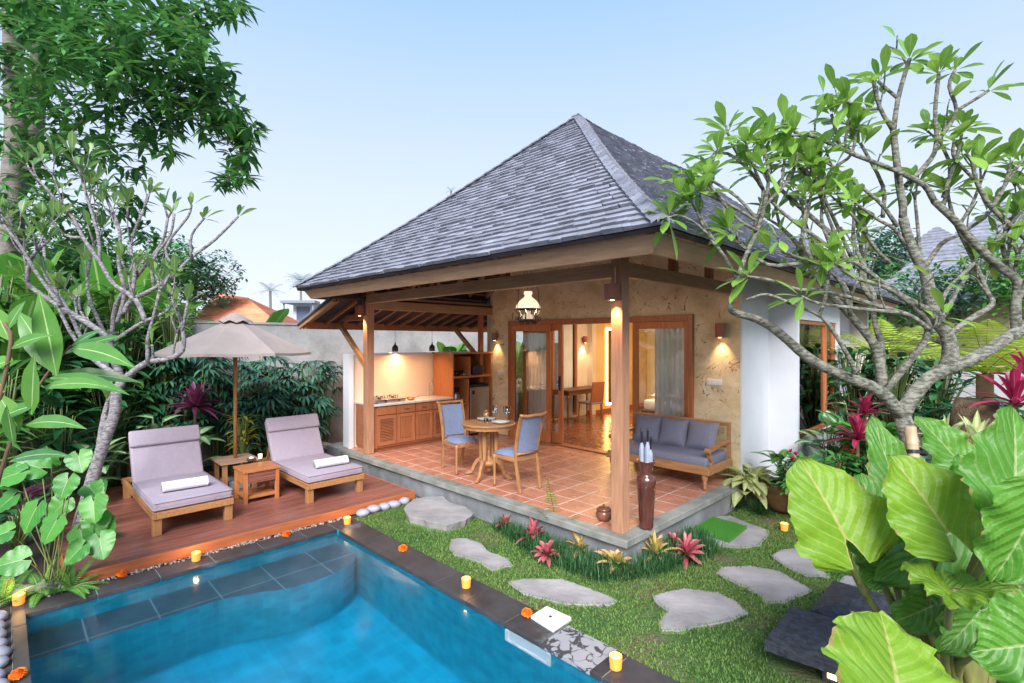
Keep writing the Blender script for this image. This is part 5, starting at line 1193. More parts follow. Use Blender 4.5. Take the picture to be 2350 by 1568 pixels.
RT=[
 (Pp([(2170,1445),(2150,1300),(2118,1120),(2070,955)],3.8,3.8),52,40,-1),
 (Pp([(2070,955),(2020,898),(1936,863),(1860,825),(1783,760),(1737,733),(1684,716),(1678,699),(1691,645),(1684,622)],3.8,3.6),36,11,-1),
 (Pp([(1684,622),(1638,553),(1607,492)],3.6,3.6),10,7,1),
 (Pp([(1691,645),(1711,588),(1737,530),(1753,477),(1764,406),(1753,335)],3.6,3.65),13,8,0),
 (Pp([(1959,855),(1959,844),(1933,794),(1887,729),(1818,699),(1760,676),(1712,688)],3.7,3.5),15,6,-1),
 (Pp([(1880,724),(1893,690),(1900,640)],3.6,3.6),10,8,1),
 (Pp([(2035,920),(2024,875),(2013,806),(1990,768),(1952,725),(1906,676),(1867,626),(1830,560),(1790,520)],3.85,4.1),31,10,1),
 (Pp([(2024,850),(2021,787),(2005,729),(2005,676),(1985,640),(1975,560)],3.9,4.2),18,10,1),
 (Pp([(2035,895),(2082,836),(2120,787),(2131,752)],3.8,3.7),18,14,-1),
 (Pp([(2070,955),(2086,921),(2124,875),(2158,852),(2220,829),(2277,798),(2319,771),(2370,745)],3.8,3.9),38,30,-1),
 (Pp([(2170,850),(2181,813),(2173,768),(2143,722),(2131,660),(2120,618),(2105,595),(2082,538),(2072,500)],3.85,3.85),40,22,-1),
 (Pp([(2072,500),(2072,470),(2064,424),(2054,336),(2050,300)],3.85,3.8),20,16,-1),
 (Pp([(2050,300),(2061,226),(2082,152),(2088,135)],3.8,3.8),13,10,0),
 (Pp([(2050,300),(2019,247),(2004,184)],3.8,3.75),12,9,0),(Pp([(2017,250),(1980,250),(1944,233)],3.8,3.7),9,8,0),(Pp([(2061,226),(2035,205),(2015,187)],3.8,3.9),9,8,0),
 (Pp([(2128,710),(2090,690),(2047,664),(1990,622),(1944,597),(1837,605),(1760,607),(1700,560)],3.85,3.7),17,8,1),
 (Pp([(1944,597),(1921,549),(1894,481),(1870,420)],3.8,3.8),11,7,1),
 (Pp([(2181,765),(2230,730),(2277,699),(2265,670),(2242,614),(2196,519),(2180,470)],3.85,3.95),17,9,1),
 (Pp([(2150,745),(2180,700),(2200,660),(2235,620)],3.85,4.0),14,8,1),
 (Pp([(2334,768),(2330,706),(2334,645),(2296,614),(2235,557),(2196,511),(2143,461)],3.9,3.85),26,17,-1),
 (Pp([(2143,461),(2120,425),(2057,392),(1966,357),(1870,314),(1835,311)],3.85,3.7),16,9,1),
 (Pp([(2079,427),(2135,367),(2149,325),(2146,254),(2155,165)],3.85,3.8),14,9,0),
 (Pp([(2149,325),(2170,300),(2195,254),(2178,198),(2192,160)],3.85,3.85),11,8,0),(Pp([(2195,254),(2235,230),(2269,208)],3.85,3.8),9,8,0),
 (Pp([(2380,570),(2350,544),(2276,477),(2241,417),(2231,371),(2216,353)],3.9,3.8),16,8,0),
 (Pp([(2276,477),(2310,420),(2345,370)],3.85,3.8),10,7,0),(Pp([(2241,417),(2205,380),(2187,355),(2190,320)],3.85,3.8),9,7,0),
 (Pp([(2160,480),(2175,440),(2180,380),(2160,330)],3.9,4),12,8,1),
 (Pp([(1966,357),(1940,330),(1950,280)],3.8,3.8),9,7,0),(Pp([(1835,311),(1800,290),(1770,300)],3.7,3.7),8,7,0),
 (Pp([(1906,676),(1880,600),(1850,520),(1840,470)],4.1,4.2),12,8,1),(Pp([(1990,622),(1960,560),(1960,500)],3.9,4),11,8,1),
 (Pp([(2120,618),(2160,560),(2200,540),(2260,500)],4,4.2),13,8,1),(Pp([(1812,455),(1757,400),(1700,360),(1680,330)],3.9,3.8),11,8,1),(Pp([(1921,549),(1812,455)],3.8,3.9),13,11,-1),
 (Pp([(2083,722),(1898,669),(1832,665),(1767,643),(1714,634)],3.75,3.55),13,6,0),(Pp([(2140,762),(2113,718),(2043,665),(1955,634),(1915,600)],3.8,3.7),14,9,1),(Pp([(2140,762),(2083,722),(2008,713),(1942,705),(1876,696),(1840,680)],3.7,3.5),14,6,0),
 (Pp([(1947,600),(1876,547),(1815,503),(1771,463),(1740,420)],3.75,3.7),11,7,1),(Pp([(1912,582),(1885,503),(1894,440)],3.8,3.85),10,7,0),(Pp([(2043,604),(2008,569),(1964,503),(1930,470)],3.9,3.9),11,7,1),(Pp([(2075,560),(2052,525),(2013,503),(1955,459)],3.85,3.8),10,7,0),(Pp([(1872,612),(1841,547),(1850,481)],3.7,3.75),10,7,1),(Pp([(2113,600),(2108,540),(2100,460)],3.95,4.),11,7,1),(Pp([(2157,705),(2175,665),(2228,612),(2289,555),(2320,520)],3.9,3.9),12,7,1),(Pp([(2000,690),(1975,640),(1990,560),(1980,500)],4,4.1),12,7,1),(Pp([(2200,519),(2230,470),(2250,420)],3.9,3.9),9,7,1),(Pp([(2330,640),(2300,560),(2330,490),(2345,450)],4,4),13,8,1),(Pp([(1952,725),(1930,650),(1880,610),(1800,580)],3.9,3.8),12,7,1),
 (Pp([(1638,553),(1600,515),(1560,495),(1530,500)],3.6,3.5),8,6,0),(Pp([(1660,585),(1625,540),(1590,470),(1560,450)],3.6,3.6),8,6,0),
 (Pp([(1744,512),(1678,472),(1600,438)],3.65,3.6),10,7,0),(Pp([(1744,512),(1692,453),(1626,410)],3.65,3.7),9,7,0),(Pp([(1731,520),(1751,433),(1685,361),(1645,350)],3.65,3.7),11,7,0),(Pp([(1751,433),(1725,370),(1711,325)],3.65,3.6),8,6,0),
 (Pp([(1770,463),(1816,400),(1829,354),(1803,330)],3.7,3.75),9,7,0),(Pp([(1928,335),(1908,262)],3.8,3.8),9,8,0),(Pp([(1921,380),(1954,354),(1967,290)],3.8,3.85),9,7,0),(Pp([(2026,499),(2026,427),(1974,328)],3.9,3.95),11,8,0),
 (Pp([(1954,590),(1921,518),(1875,420),(1862,400)],3.8,3.8),11,8,1),(Pp([(2060,520),(2013,459),(1908,380)],3.85,3.8),11,8,1),(Pp([(2164,453),(2197,354),(2210,289)],3.85,3.85),11,7,0),(Pp([(1836,560),(1855,480),(1862,420),(1836,387)],3.8,3.85),10,7,1),
 (Pp([(2276,477),(2300,440),(2322,368)],3.85,3.8),9,7,0),(Pp([(2313,560),(2345,500),(2390,440)],3.85,3.8),10,7,0),
 (Pp([(2330,700),(2350,660),(2400,600)],3.9,3.8),18,12,1),(Pp([(1737,530),(1690,500),(1640,440),(1620,400)],3.6,3.6),9,7,0),(Pp([(1752,477),(1790,430),(1800,370)],3.65,3.7),9,7,0),
]
og=dp(2170,1445,3.8); og.z=-.31
fr_tree('frangipani_tree','grey barked frangipani with wide branches and bright leaf rosettes before the white wall',og,RT,M_bark,G_fr,.10,.24,.074,(8,11),.2,5,(.10,.20),(0,60),.86,(0,3))
D=5.4
LTREE=[
 (Pp([(165,1262),(190,1180),(215,1090),(240,1012),(261,956),(268,899),(279,874)],5.3,5.4),38,24,-1),
 (Pp([(225,1060),(240,960),(255,900),(240,830)],5.5,5.7),22,16,1),
 (Pp([(279,874),(336,832),(381,825),(420,804),(417,744),(403,702)],5.4,5.1),20,9,0),
 (Pp([(339,832),(339,779),(350,737),(367,666)],5.3,5.2),12,8,1),(Pp([(418,760),(431,691)],5.1,5.1),8,6,0),
 (Pp([(279,870),(261,825),(247,779),(226,758),(148,709),(71,659),(64,631),(71,596),(85,575)],5.4,5.0),22,9,1),
 (Pp([(140,704),(127,684),(85,628),(46,564),(7,515)],5.1,4.9),13,7,1),
 (Pp([(270,864),(212,822),(191,786),(159,716),(124,660)],5.4,5.6),17,9,1),
 (Pp([(253,790),(280,770),(325,741),(381,716),(396,691)],5.4,5.2),12,7,0),
 (Pp([(335,741),(311,688),(261,652),(230,603),(191,546),(166,497),(131,461),(85,410)],5.3,5.2),15,8,1),
 (Pp([(285,720),(300,691),(353,663),(406,624),(438,592),(494,550),(547,497)],5.4,5.3),15,7,0),
 (Pp([(270,740),(286,673),(272,603),(275,532),(247,461)],5.5,5.4),13,8,1),
 (Pp([(300,700),(310,620),(300,560),(330,480)],5.5,5.5),12,7,1),(Pp([(255,790),(265,700),(310,640),(370,560),(385,500)],5.6,5.5),13,7,1),
 (Pp([(353,663),(350,600),(390,540),(400,490)],5.4,5.4),10,7,0),(Pp([(438,592),(440,540),(470,500)],5.3,5.3),8,6,0),(Pp([(406,624),(380,570),(430,500),(440,470)],5.4,5.3),9,6,0),
 (Pp([(230,603),(225,540),(205,470),(190,420)],5.3,5.3),10,7,1),(Pp([(191,546),(150,540),(110,500)],5.3,5.2),9,6,0),
 (Pp([(212,822),(160,760),(110,640),(100,560)],5.5,5.7),12,7,1),(Pp([(247,779),(210,700),(200,640),(215,560)],5.5,5.6),12,7,1),
]
og=dp(165,1262,5.3); og.z=-.31
fr_tree('frangipani_tree','slender pale barked frangipani with sparse upright leaves, left of the sun loungers',og,LTREE,M_barkL,G_frL,.20,.225,.07,(3,5),.7,9,(.15,.30),(30,80),.78)
# bamboo stake
t=thing('bamboo_stake','pale bamboo pole strapped to the big frangipani trunk','bamboo pole',(0,0,0)); mb=MB()
a,b=dp(2112,1180,3.45),dp(2088,978,3.6); 
a2=a-(b-a)*.6; n=7
P=[];rd=[]
for i in range(n): 
    for q,rr in ((0,.036),(.06,.039),(.12,.036),(.95,.036)): P.append(a2.lerp(b,(i+q)/n)); rd.append(rr)
mb.tube(P,rd,n=14); mb.build('pole',M_bamboo,t,smooth=True); mb=MB(); m_=a.lerp(b,.70); dd=(b-a).normalized(); mb.tube([m_-dd*.012,m_+dd*.012],.043,n=16); mb.blob(m_+V(.05,.05,0),(.03,.03,.03),8,5,jit=.3); mb.build('strap',M_blackp,t)
# ------------------------------------------------ big background tree, upper left
random.seed(12)
o=thing('rain_tree','tall dark green leafy tree overhanging the sky at the upper left','tree',(-12.9,.1,-.35)); O=Vector((-12.9,.1,-.35))
mb=MB()
tr=[(Pp([(5,1150),(20,900),(20,700),(22,560),(30,430),(38,300),(30,150),(28,-60)],9.0,8.6),68,30),(Pp([(36,440),(75,330),(85,200),(92,90),(85,-60)],9.,8.6),40,26),
 (Pp([(70,420),(110,330),(160,300),(230,260),(330,230),(420,200)],9,8.2),14,5),(Pp([(85,200),(160,140),(260,110),(380,60),(470,20)],8.8,8.0),14,5),(Pp([(40,380),(130,400),(210,350),(300,330)],8.8,7.8),10,4),(Pp([(420,200),(500,220),(550,300),(560,400)],8.2,8),6,3),(Pp([(92,90),(180,30),(300,-40)],8.8,8.4),12,6)]
for pts,w0,w1 in tr:
    S_=smooth_path([dp(*p)-O for p in pts],3); n=len(S_); mb.tube(S_,[(w0+(w1-w0)*i/(n-1))*8.8/FX/2 for i in range(n)],n=10)
mb.build('trunk',M_barkD,o,smooth=True)
mb=MB(); cl_=[(60,30,70,8,300),(170,40,80,8,330),(290,40,80,7.6,330),(390,30,60,8.2,230),(120,150,80,7.6,260),(230,150,80,7.2,260),(330,150,70,8,260),(430,110,60,7.4,200),(60,230,60,8,170),(150,260,70,8,170),(260,240,70,7.8,210),(360,240,60,8,210),(450,230,60,8.2,260),(500,180,45,8,150),(520,270,50,8,220),(560,300,35,8,120),(550,350,35,8,110),(545,405,35,8.,90),(520,410,30,8.1,40),(40,330,60,8.6,150),(130,350,60,8.2,130),(240,330,55,7.8,130),(330,310,45,8,90),(380,340,30,7.8,45),(210,400,60,8.6,90),(90,420,60,8.6,130),(300,390,50,8.8,60),(10,130,50,8.3,120),(520,35,26,8,45),(545,10,24,8,35),(500,0,30,8,40),(465,20,30,8,30),(20,440,50,8.6,70),(160,90,60,7.2,200),(130,480,50,8.8,120),(220,500,45,9,110),(60,520,50,8.8,110),(300,470,40,9,80),(180,560,50,9,110),(90,590,50,9,110),(330,530,35,9,60),(420,170,50,7.9,150),(480,300,35,8.0,70),(400,290,35,8,70),(460,60,35,8.,70)]
for cx_,cy_,r_,dd,n_ in cl_:
    for _ in range(int(n_*.35)):
        u=V(random.gauss(0,1),random.gauss(0,1),random.gauss(0,1)).normalized()*random.random()**.4*r_*1.05
        c=dp(cx_+u.x,cy_+u.y*.85,dd+u.z*.012)-O
        # sprig: several drooping leaves from one point
        a0=random.uniform(0,6.28)
        for k in range(3):
            a=a0+random.uniform(-1.1,1.1); e=random.uniform(-1.0,.25); L=random.uniform(.18,.32); mb.leaf(c,c+rot_az(a,e)*L,random.uniform(.055,.09),'ovate',sag=.12,n=3,fold=.15)
mb.build('crown',G_tree,o,smooth=True)
# ------------------------------------------------ plants behind the deck along the wall
random.seed(41)
for i,(X,Y,H,n) in enumerate([(-9.35,3.9,1.75,20),(-9.3,3.45,1.75,20),(-9.3,3.0,1.95,22),(-9.4,2.55,1.95,22),(-9.4,2.1,2.0,20),(-9.0,3.7,1.15,16),(-9.0,3.2,1.2,18),(-9.0,2.75,1.2,16),(-9.5,4.3,1.7,14),(-9.5,1.7,2.0,18)]):
    rhapis('lady_palm','dark green lady palm with drooping fingered leaves in the row against the wall',(X,Y,-.3),H,n*2,'lady palms in front of the garden wall')
for i,(X,Y,H,L,lb) in enumerate([(-9.1,1.0,1.7,.55,'tall dark broad leaved plant behind the left lounger'),(-9.3,.5,2.0,.6,'tall dark broad leaved plant left of the left lounger, against the wall'),(-8.9,.35,1.3,.5,'dark broad leaved plant at the back corner of the deck')]):
    broad('heliconia_plant',lb,'plant',(X,Y,-.3),G_dark,26,H,L,.17,'lance',spread=.5,down=.5)
t=clump('cordyline_plant','dark purple red leaved plant behind the parasol pole','cordyline',(-8.8,2.05,-.3),G_purp,60,.42,.065,-10,80,base=1.1,droop=.25)
t=clump('cordyline_plant','lower dark purple plant behind the side table','cordyline',(-8.65,1.78,-.3),G_purp,50,.40,.06,-20,80,base=.5,droop=.25)
def diff(loc,H,n,lb): return broad('dieffenbachia_plant',lb,'dieffenbachia',loc,G_diff,n,H,.42,.22,'ovate',spread=.28,down=.35,el=(-.2,.8))
diff((-8.50,1.52,-.3),1.05,13,'cream veined dumb cane above the left lounger headrest'); diff((-8.40,1.96,-.3),.78,11,'cream veined dumb cane between the left lounger and the parasol base'); diff((-8.35,.80,-.3),.70,16,'cream veined dumb cane between the pale trunk and the left lounger'); diff((-8.8,.95,-.3),.8,8,'cream veined dumb cane behind the left lounger corner')
broad('croton_plant','yellow leaved croton left of the right lounger headrest','croton',(-8.42,2.60,-.3),G_crot,50,.98,.22,.05,'lance',spread=.25)
clump('fern_clump','low dark fern behind the side table','fern',(-8.45,2.35,-.3),G_mondo,60,.35,.03,0,80)
clump('fern_clump','low dark plant at the wall foot beside the concrete step','fern',(-8.95,4.0,-.3),G_mondo,60,.35,.03,0,80)
# ------------------------------------------------ dense greenery at the left
random.seed(43)
def bananas(name,lb,loc,n,H,L,w,m=None,el=(.7,1.35),group=None,cat='banana plant'):
    t=plant(name,lb,cat,loc,group); mb=MB(); ms=MB(); ms.tube([(0,0,0),(.03,0,H*.5),(0,0,H)],[.10,.08,.05],n=10)
    for i in range(n):
        a=i*2.4+random.uniform(-.3,.3); e=random.uniform(*el); b=V(0,0,H*random.uniform(.8,1)); l=L*random.uniform(.7,1.1); p1=b+rot_az(a,e+.15)*l*.25; t_=p1+rot_az(a,e)*l; t_.z-=.15*l; ms.tube([b,p1],.02,n=6); mb.leaf(p1,t_,w,'banana',sag=.15,n=9,fold=.25,wav=.006)
    mb.build('leaves',m or G_ban,t,smooth=True); ms.build('stem',M_stemg,t,smooth=True); return t
for X,Y,n,H,L,w,lb in [(-8.9,-.6,8,1.6,1.2,.34,'large banana leaved plant behind the pale frangipani, farthest left'),(-9.3,.1,8,1.7,1.3,.36,'large banana leaved plant behind the pale frangipani, beside the wall'),(-10.4,1.15,10,2.4,1.2,.40,'banana plant beyond the garden wall, left of the parasol top'),(-10.3,1.75,10,2.2,1.15,.36,'banana plant beyond the wall just above the left rim of the parasol'),(-10.4,.3,10,2.3,1.3,.38,'banana plant beyond the wall beside the tall dark tree'),(-8.0,-1.2,8,1.5,1.1,.32,'banana leaved plant at the left edge of the photo'),(-11.3,3.72,4,1.75,1.35,.32,'banana plant with tall pale leaf in front of the orange roof')]:
    bananas('banana_plant',lb,(X,Y,-.3),n,H,L,w)
bananas('banana_plant','banana plant behind the kitchen seen beside the plaster wall',(-9.2,7.2,-.3),7,1.3,1.0,.30)
bananas('banana_plant','banana plant seen through the room window',(-8.9,9.2,-.3),8,1.2,1.2,.32)
broad('garden_shrub','leafy green shrub seen through the room window','shrub',(-8.6,8.3,-.3),G_gin,60,2.6,.25,.09,'lance',spread=.6)
random.seed(44)
for X,Y,n,H,L,w,m,lb in [(-7.7,-.25,46,1.5,.55,.10,G_gin,'dense green ginger plant with long blades below the pale frangipani'),(-7.0,-.35,40,1.15,.5,.09,G_gin,'lower ginger plant with long glossy blades near the deck corner'),(-8.4,.0,40,1.8,.5,.10,G_gin,'tall ginger plant between the banana leaves and the deck'),(-7.2,-1.1,40,1.6,.55,.10,G_dark,'dark leafy plant at the left edge behind the ginger stems'),(-8.6,.55,30,1.3,.45,.11,G_dark,'dark glossy plant behind the pale trunk')]:
    broad('ginger_plant',lb,'ginger plant',(X,Y,-.3),m,n,H,L,w,'lance',spread=.45,down=.35,el=(-.2,.8))
for X,Y,n,H,L,w,m,lb in [(-9.35,-.4,80,2.6,.6,.13,G_tree,'tall bushy dark plant against the wall at the far left'),(-9.4,.45,80,2.5,.6,.13,G_tree,'tall bushy plant against the wall behind the pale frangipani crown'),(-9.45,1.15,70,2.3,.5,.12,G_dark,'tall dark bushy plant against the wall above the left lounger'),(-8.8,-1.4,70,2.4,.6,.13,G_tree,'tall leafy plant at the extreme left behind the ginger'),(-9.5,1.75,60,1.9,.42,.09,G_dark,'dark bushy plant against the wall left of the parasol pole')]:
    broad('wall_shrub',lb,'shrub',(X,Y,-.3),m,n*2,H,L*.8,w,'lance',spread=.75,down=.4,el=(-.4,.7))
for X,Y,H,lb in [(-9.6,1.9,2.75,'leafy bush rising above the wall just left of the parasol'),(-9.6,1.3,2.9,'leafy bush rising above the wall behind the pale tree'),(-9.6,.6,2.9,'leafy bush above the wall, second from the tall dark trunk'),(-9.6,-.1,3.0,'leafy bush above the wall nearest the tall dark trunk')]:
    broad('wall_bush',lb,'bush',(X,Y,-.3),G_gin,230,H,.30,.085,'lance',spread=.75,down=.4,el=(-.5,.6))
# low filler plants in the bed beside the deck
for i,(X,Y,m,lb) in enumerate([(-6.3,-.25,G_dark,'dark low plant beside the front left corner of the deck'),(-6.7,.1,G_dark,'dark low plant at the foot of the pale frangipani'),(-7.3,.15,G_purp,'small purple leaved plant at the foot of the ginger'),(-7.9,.3,G_dark,'low dark plant along the left side of the deck')]):
    broad('low_plant',lb,'plant',(X,Y,-.3),m,34,.55,.26,.07,'lance',spread=.3)
# traced foreground ginger stems at the left
t=thing('torch_ginger','tall ginger stem with long glossy leaves leaning in from the left edge','ginger plant',dp(-60,1450,3.1)*1.0); O=Vector(t.location)
ms=MB(); ml=MB()
ms.tube(smooth_path([dp(-70,1450,3.1)-O,dp(-10,1130,3.1)-O,dp(45,965,3.1)-O,dp(106,861,3.15)-O,dp(163,793,3.2)-O],4),[.013-.0005*i for i in range(17)],n=8)
for (x0,y0,x1,y1,w_,dd,dz) in [(129,862,88,668,62,3.1,.0),(118,850,38,712,52,3.15,.1),(72,952,80,812,60,3.0,-.1),(163,800,312,846,46,3.2,-.2),(115,868,300,908,34,3.1,-.15),(100,890,270,895,30,3.0,-.2),(165,795,235,757,22,3.2,.1),(150,812,290,770,28,3.3,.2),(120,860,330,880,34,3.3,.2),(60,975,200,985,34,3.0,-.2),(45,990,-10,900,46,3.0,0),(30,1020,15,930,44,3.0,-.1),(20,1060,170,1050,26,2.9,-.2)]:
    a,b=dp(x0,y0,dd)-O,dp(x1,y1,dd+dz)-O; ml.leaf(a,b,w_*dd/FX,'lance',sag=.10,hint=V(.6,-.6,.55),n=8,fold=.16,wav=.008)
ms.build('stem',M_stemb,t,smooth=True); ml.build('leaves',G_gin,t,smooth=True)
t=thing('torch_ginger','second ginger stem with glossy leaves at the extreme left edge','ginger plant',dp(-90,1300,3.0)); O=Vector(t.location); ms=MB(); ml=MB()
ms.tube(smooth_path([dp(-90,1300,3.0)-O,dp(-20,1000,3.0)-O,dp(25,790,3.0)-O,dp(10,740,3.0)-O],4),.011,n=8)
for (x0,y0,x1,y1,w_) in [(22,800,120,770,34),(20,780,-20,700,44),(24,830,-40,850,40),(10,900,-40,830,44),(15,760,60,690,34),(0,960,90,930,36)]:
    ml.leaf(dp(x0,y0,3.)-O,dp(x1,y1,3.)-O,w_*3/FX,'lance',sag=.10,hint=V(.6,-.6,.55),n=7,fold=.16,wav=.008)
ms.build('stem',M_stemb,t,smooth=True); ml.build('leaves',G_gin,t,smooth=True)
# heart leaved philodendron: traced positions
def heart(mb,c,ax,nrm,L,w,mi=0,ruf=.0,nv=8,seed=0,curl=.12):
    """Heart or arrow shaped blade: c attaches the stalk, ax points to the tip."""
    ax=ax.normalized(); sd=ax.cross(nrm).normalized(); nn=sd.cross(ax).normalized(); base=len(mb.v); rnd=random.Random(seed); big=ruf>.005; NU=10 if big else 6; NV=30 if big else 14
    lob=.30
    rows=[]
    for i in range(NV+1):
        v=-lob+(1+lob)*i/NV
        if v<0: hw=w*(1-(v/-lob)**2.6*.62)*(.92+.1*v) ; inn=.16*(v/-lob)**.6*w
        else: hw=w*max(0,1-v)**.74*(1+.62*v) ; inn=0
        rows.append((v,hw,inn))
    for s in (-1,1):
        for i,(v,hw,inn) in enumerate(rows):
            for j in range(NU+1):
                u=j/NU; x=inn+(hw-inn)*u
                edge=(1+ (.035*math.sin(i*(1.05 if big else 2.1)+s*seed)+(.035)*rnd.uniform(-1,1))*(u**8)*(ruf>0))
                h=-curl*L*(v**2 if v>0 else .6*v*v)+ (.30 if ruf>.005 else .16)*x*(1-u*.6)+ruf*math.sin(2*math.pi*nv*(v-u*.42*1.))*(.3+.7*u)*.5+ruf*1.5*u*u*math.sin(v*17+seed*3)+(ruf*.35*rnd.uniform(-1,1)*u if big else 0)+(ruf*1.3*math.sin(v*5+seed+s)*u if big else 0)
                mb.v.append(c+ax*(v*L)+sd*(s*x*edge)+nn*h)
        b0=base+(0 if s<0 else (NV+1)*(NU+1))
        for i in range(NV):
            for j in range(NU):
                a=b0+i*(NU+1)+j; vv0,vv1=(rows[i][0]+lob)/(1+lob),(rows[i+1][0]+lob)/(1+lob); u0,u1=.5+s*.5*j/NU,.5+s*.5*(j+1)/NU
                q=[a,a+1,a+NU+2,a+NU+1]; uv=[(u0,vv0),(u1,vv0),(u1,vv1),(u0,vv1)]
                if s>0: q=q[::-1]; uv=uv[::-1]
                mb.face(q,mi,uv)
toc=V(.62,-.62,.48).normalized()   # roughly towards the open side of the garden
t=thing('philodendron','heart leaved green philodendron beside the deck corner','philodendron',dp(120,1330,4.3)); t.location.z=-.31; O=Vector(t.location); ml=MB(); ms=MB(); random.seed(3)
for k,(x,y,r,dd,an) in enumerate([(45,1085,48,4.3,200),(95,1075,44,4.4,150),(156,1100,42,4.3,265),(84,1165,52,4.1,260),(130,1195,48,4.0,255),(215,1150,46,4.3,290),(222,1185,44,4.35,280),(228,1235,46,4.2,300),(52,1285,50,3.9,190),(185,1215,44,4.3,300),(188,1255,40,4.1,235),(180,1045,40,4.5,300),(118,1060,38,4.6,90),(205,1118,36,4.5,330),(30,1140,40,4.3,230),(240,1200,36,4.4,320),(150,1150,40,4.5,240),(20,1220,40,4.1,200)]):
    c=dp(x,y,dd)-O; a=R(an); ax=(V(1,1,0)/S2*math.cos(a)+UP*math.sin(a)*.9+V(.3,-.3,0)).normalized(); L=r*2.0*.62*dd/FX*.90; n_=(toc+V(random.uniform(-.35,.35),random.uniform(-.35,.35),random.uniform(-.1,.4))).normalized()
    heart(ml,c,ax,n_,L,L*.62,seed=k,ruf=.004,nv=5); ms.tube(smooth_path([V(random.uniform(-.1,.1),random.uniform(-.1,.1),0),c*.55+V(0,0,.06),c],3),.005,n=5)
ml.build('leaves',G_phil,t,smooth=True); ms.build('stem',M_stemg,t,smooth=True)
random.seed(9)
for x,y,dd,n,L,lb in [(92,1275,4.25,14,.34,'bright green sword fern at the pool corner under the heart leaves'),(160,1300,4.3,13,.34,'bright green sword fern spilling over the coping corner'),(10,1230,4.1,10,.42,'long arching sword fern at the left edge')]:
    p=dp(x,y,dd); fern('sword_fern',lb,(p.x,p.y,-.3),n,L,.045,.012,G_fern,e=(15,75),nf=22)
clump('mondo_clump','dark grassy tuft at the left end of the deck boards',"grass tuft",gp(252,1235,-.2),G_mondo,110,.14,.008,5,85)
# ------------------------------------------------ bromeliads and mondo grass by the terrace corner
random.seed(17)
BR=[(1222,1225,.17,G_brR,'large red bromeliad with pale green outer leaves'),(1160,1192,.10,G_brR,'small pink bromeliad farthest left in the dark grass'),(1255,1262,.12,G_brR,'small red bromeliad below the largest red one'),(1333,1252,.15,G_brY,'yellow bromeliad left of the terrace corner'),(1415,1285,.16,G_brY,'lowest yellow bromeliad directly below the corner post'),(1503,1262,.18,G_brY,'yellow bromeliad right of the terrace corner'),(1575,1262,.15,G_brR,'dark red bromeliad farthest right, towards the turf mat'),(1553,1238,.10,G_brR,'small dark red bromeliad against the terrace base')]
for x,y,L,m,lb in BR:
    p=gp(x,y+14,-.25); clump('bromeliad',lb,'bromeliad',(p.x,p.y,-.25),m,24,L*1.3,.045,0,78,group='bromeliads at the terrace corner',droop=.22,fold=.45,sag=.15,prof='strap',tilt=.35,jit=.35)
mb=MB(); random.seed(18); 
def in_poly(x,y,P):
    c=False; j=len(P)-1
    for i in range(len(P)):
        if (P[i][1]>y)!=(P[j][1]>y) and x<(P[j][0]-P[i][0])*(y-P[i][1])/(P[j][1]-P[i][1])+P[i][0]: c=not c
        j=i
    return c
MON=[gp(*q,-.3) for q in [(1120,1165),(1200,1200),(1300,1225),(1440,1262),(1560,1215),(1610,1240),(1640,1270),(1560,1300),(1480,1325),(1380,1335),(1300,1310),(1250,1290),(1180,1240),(1110,1190)]]; MON=[(p.x,p.y) for p in MON]
cnt=0
while cnt<7500:
    x=random.uniform(-4.9,-1.9); y=random.uniform(3.4,5.4)
    if x<-2.52 and y>3.97: continue
    if not in_poly(x,y,MON): continue
    cnt+=1; x+=random.gauss(0,.05); y+=random.gauss(0,.05)
    if x<-2.54 and y>3.96: y=3.94
    a=random.uniform(0,6.28); e=R(random.uniform(35,85)); L=random.uniform(.09,.24); t_=V(x,y,ZL)+rot_az(a,e)*L; t_.z-=.03; mb.leaf((x,y,ZL),t_,.006,'strap',sag=.2,n=2,fold=0)
o=mb.build('mondo_grass',G_mondo); tag(o,'dark mondo grass around the bromeliads at the terrace corner','grass','',kind='stuff')
p=gp(1285,1218,-.3); t=thing('small_fern','small yellow green fern frond standing against the terrace edge','fern',(p.x,p.y-.04,-.3)); mb=MB()
q=dp(1256,1098,5.0)-Vector(t.location); frond(mb,(0,0,.0),q,.085,.026,24,sag=.02,sidev=V(.7,.7,0)); q=dp(1330,1185,4.9)-Vector(t.location); frond(mb,(0,0,.0),q,.06,.022,14,sag=.05,sidev=V(.6,.6,-.5)); q=dp(1232,1170,4.9)-Vector(t.location); frond(mb,(0,0,.0),q,.05,.02,12,sag=.05,sidev=V(.7,.7,0)); mb.build('fronds',[leafmat('leaf_fern_pale',(.32,.42,.08),(.48,.55,.16),trans=.3),M_stemg],t)
M_pred=mat('petal_red',(.72,.06,.05),(.5,.03,.03),20,.5,0)
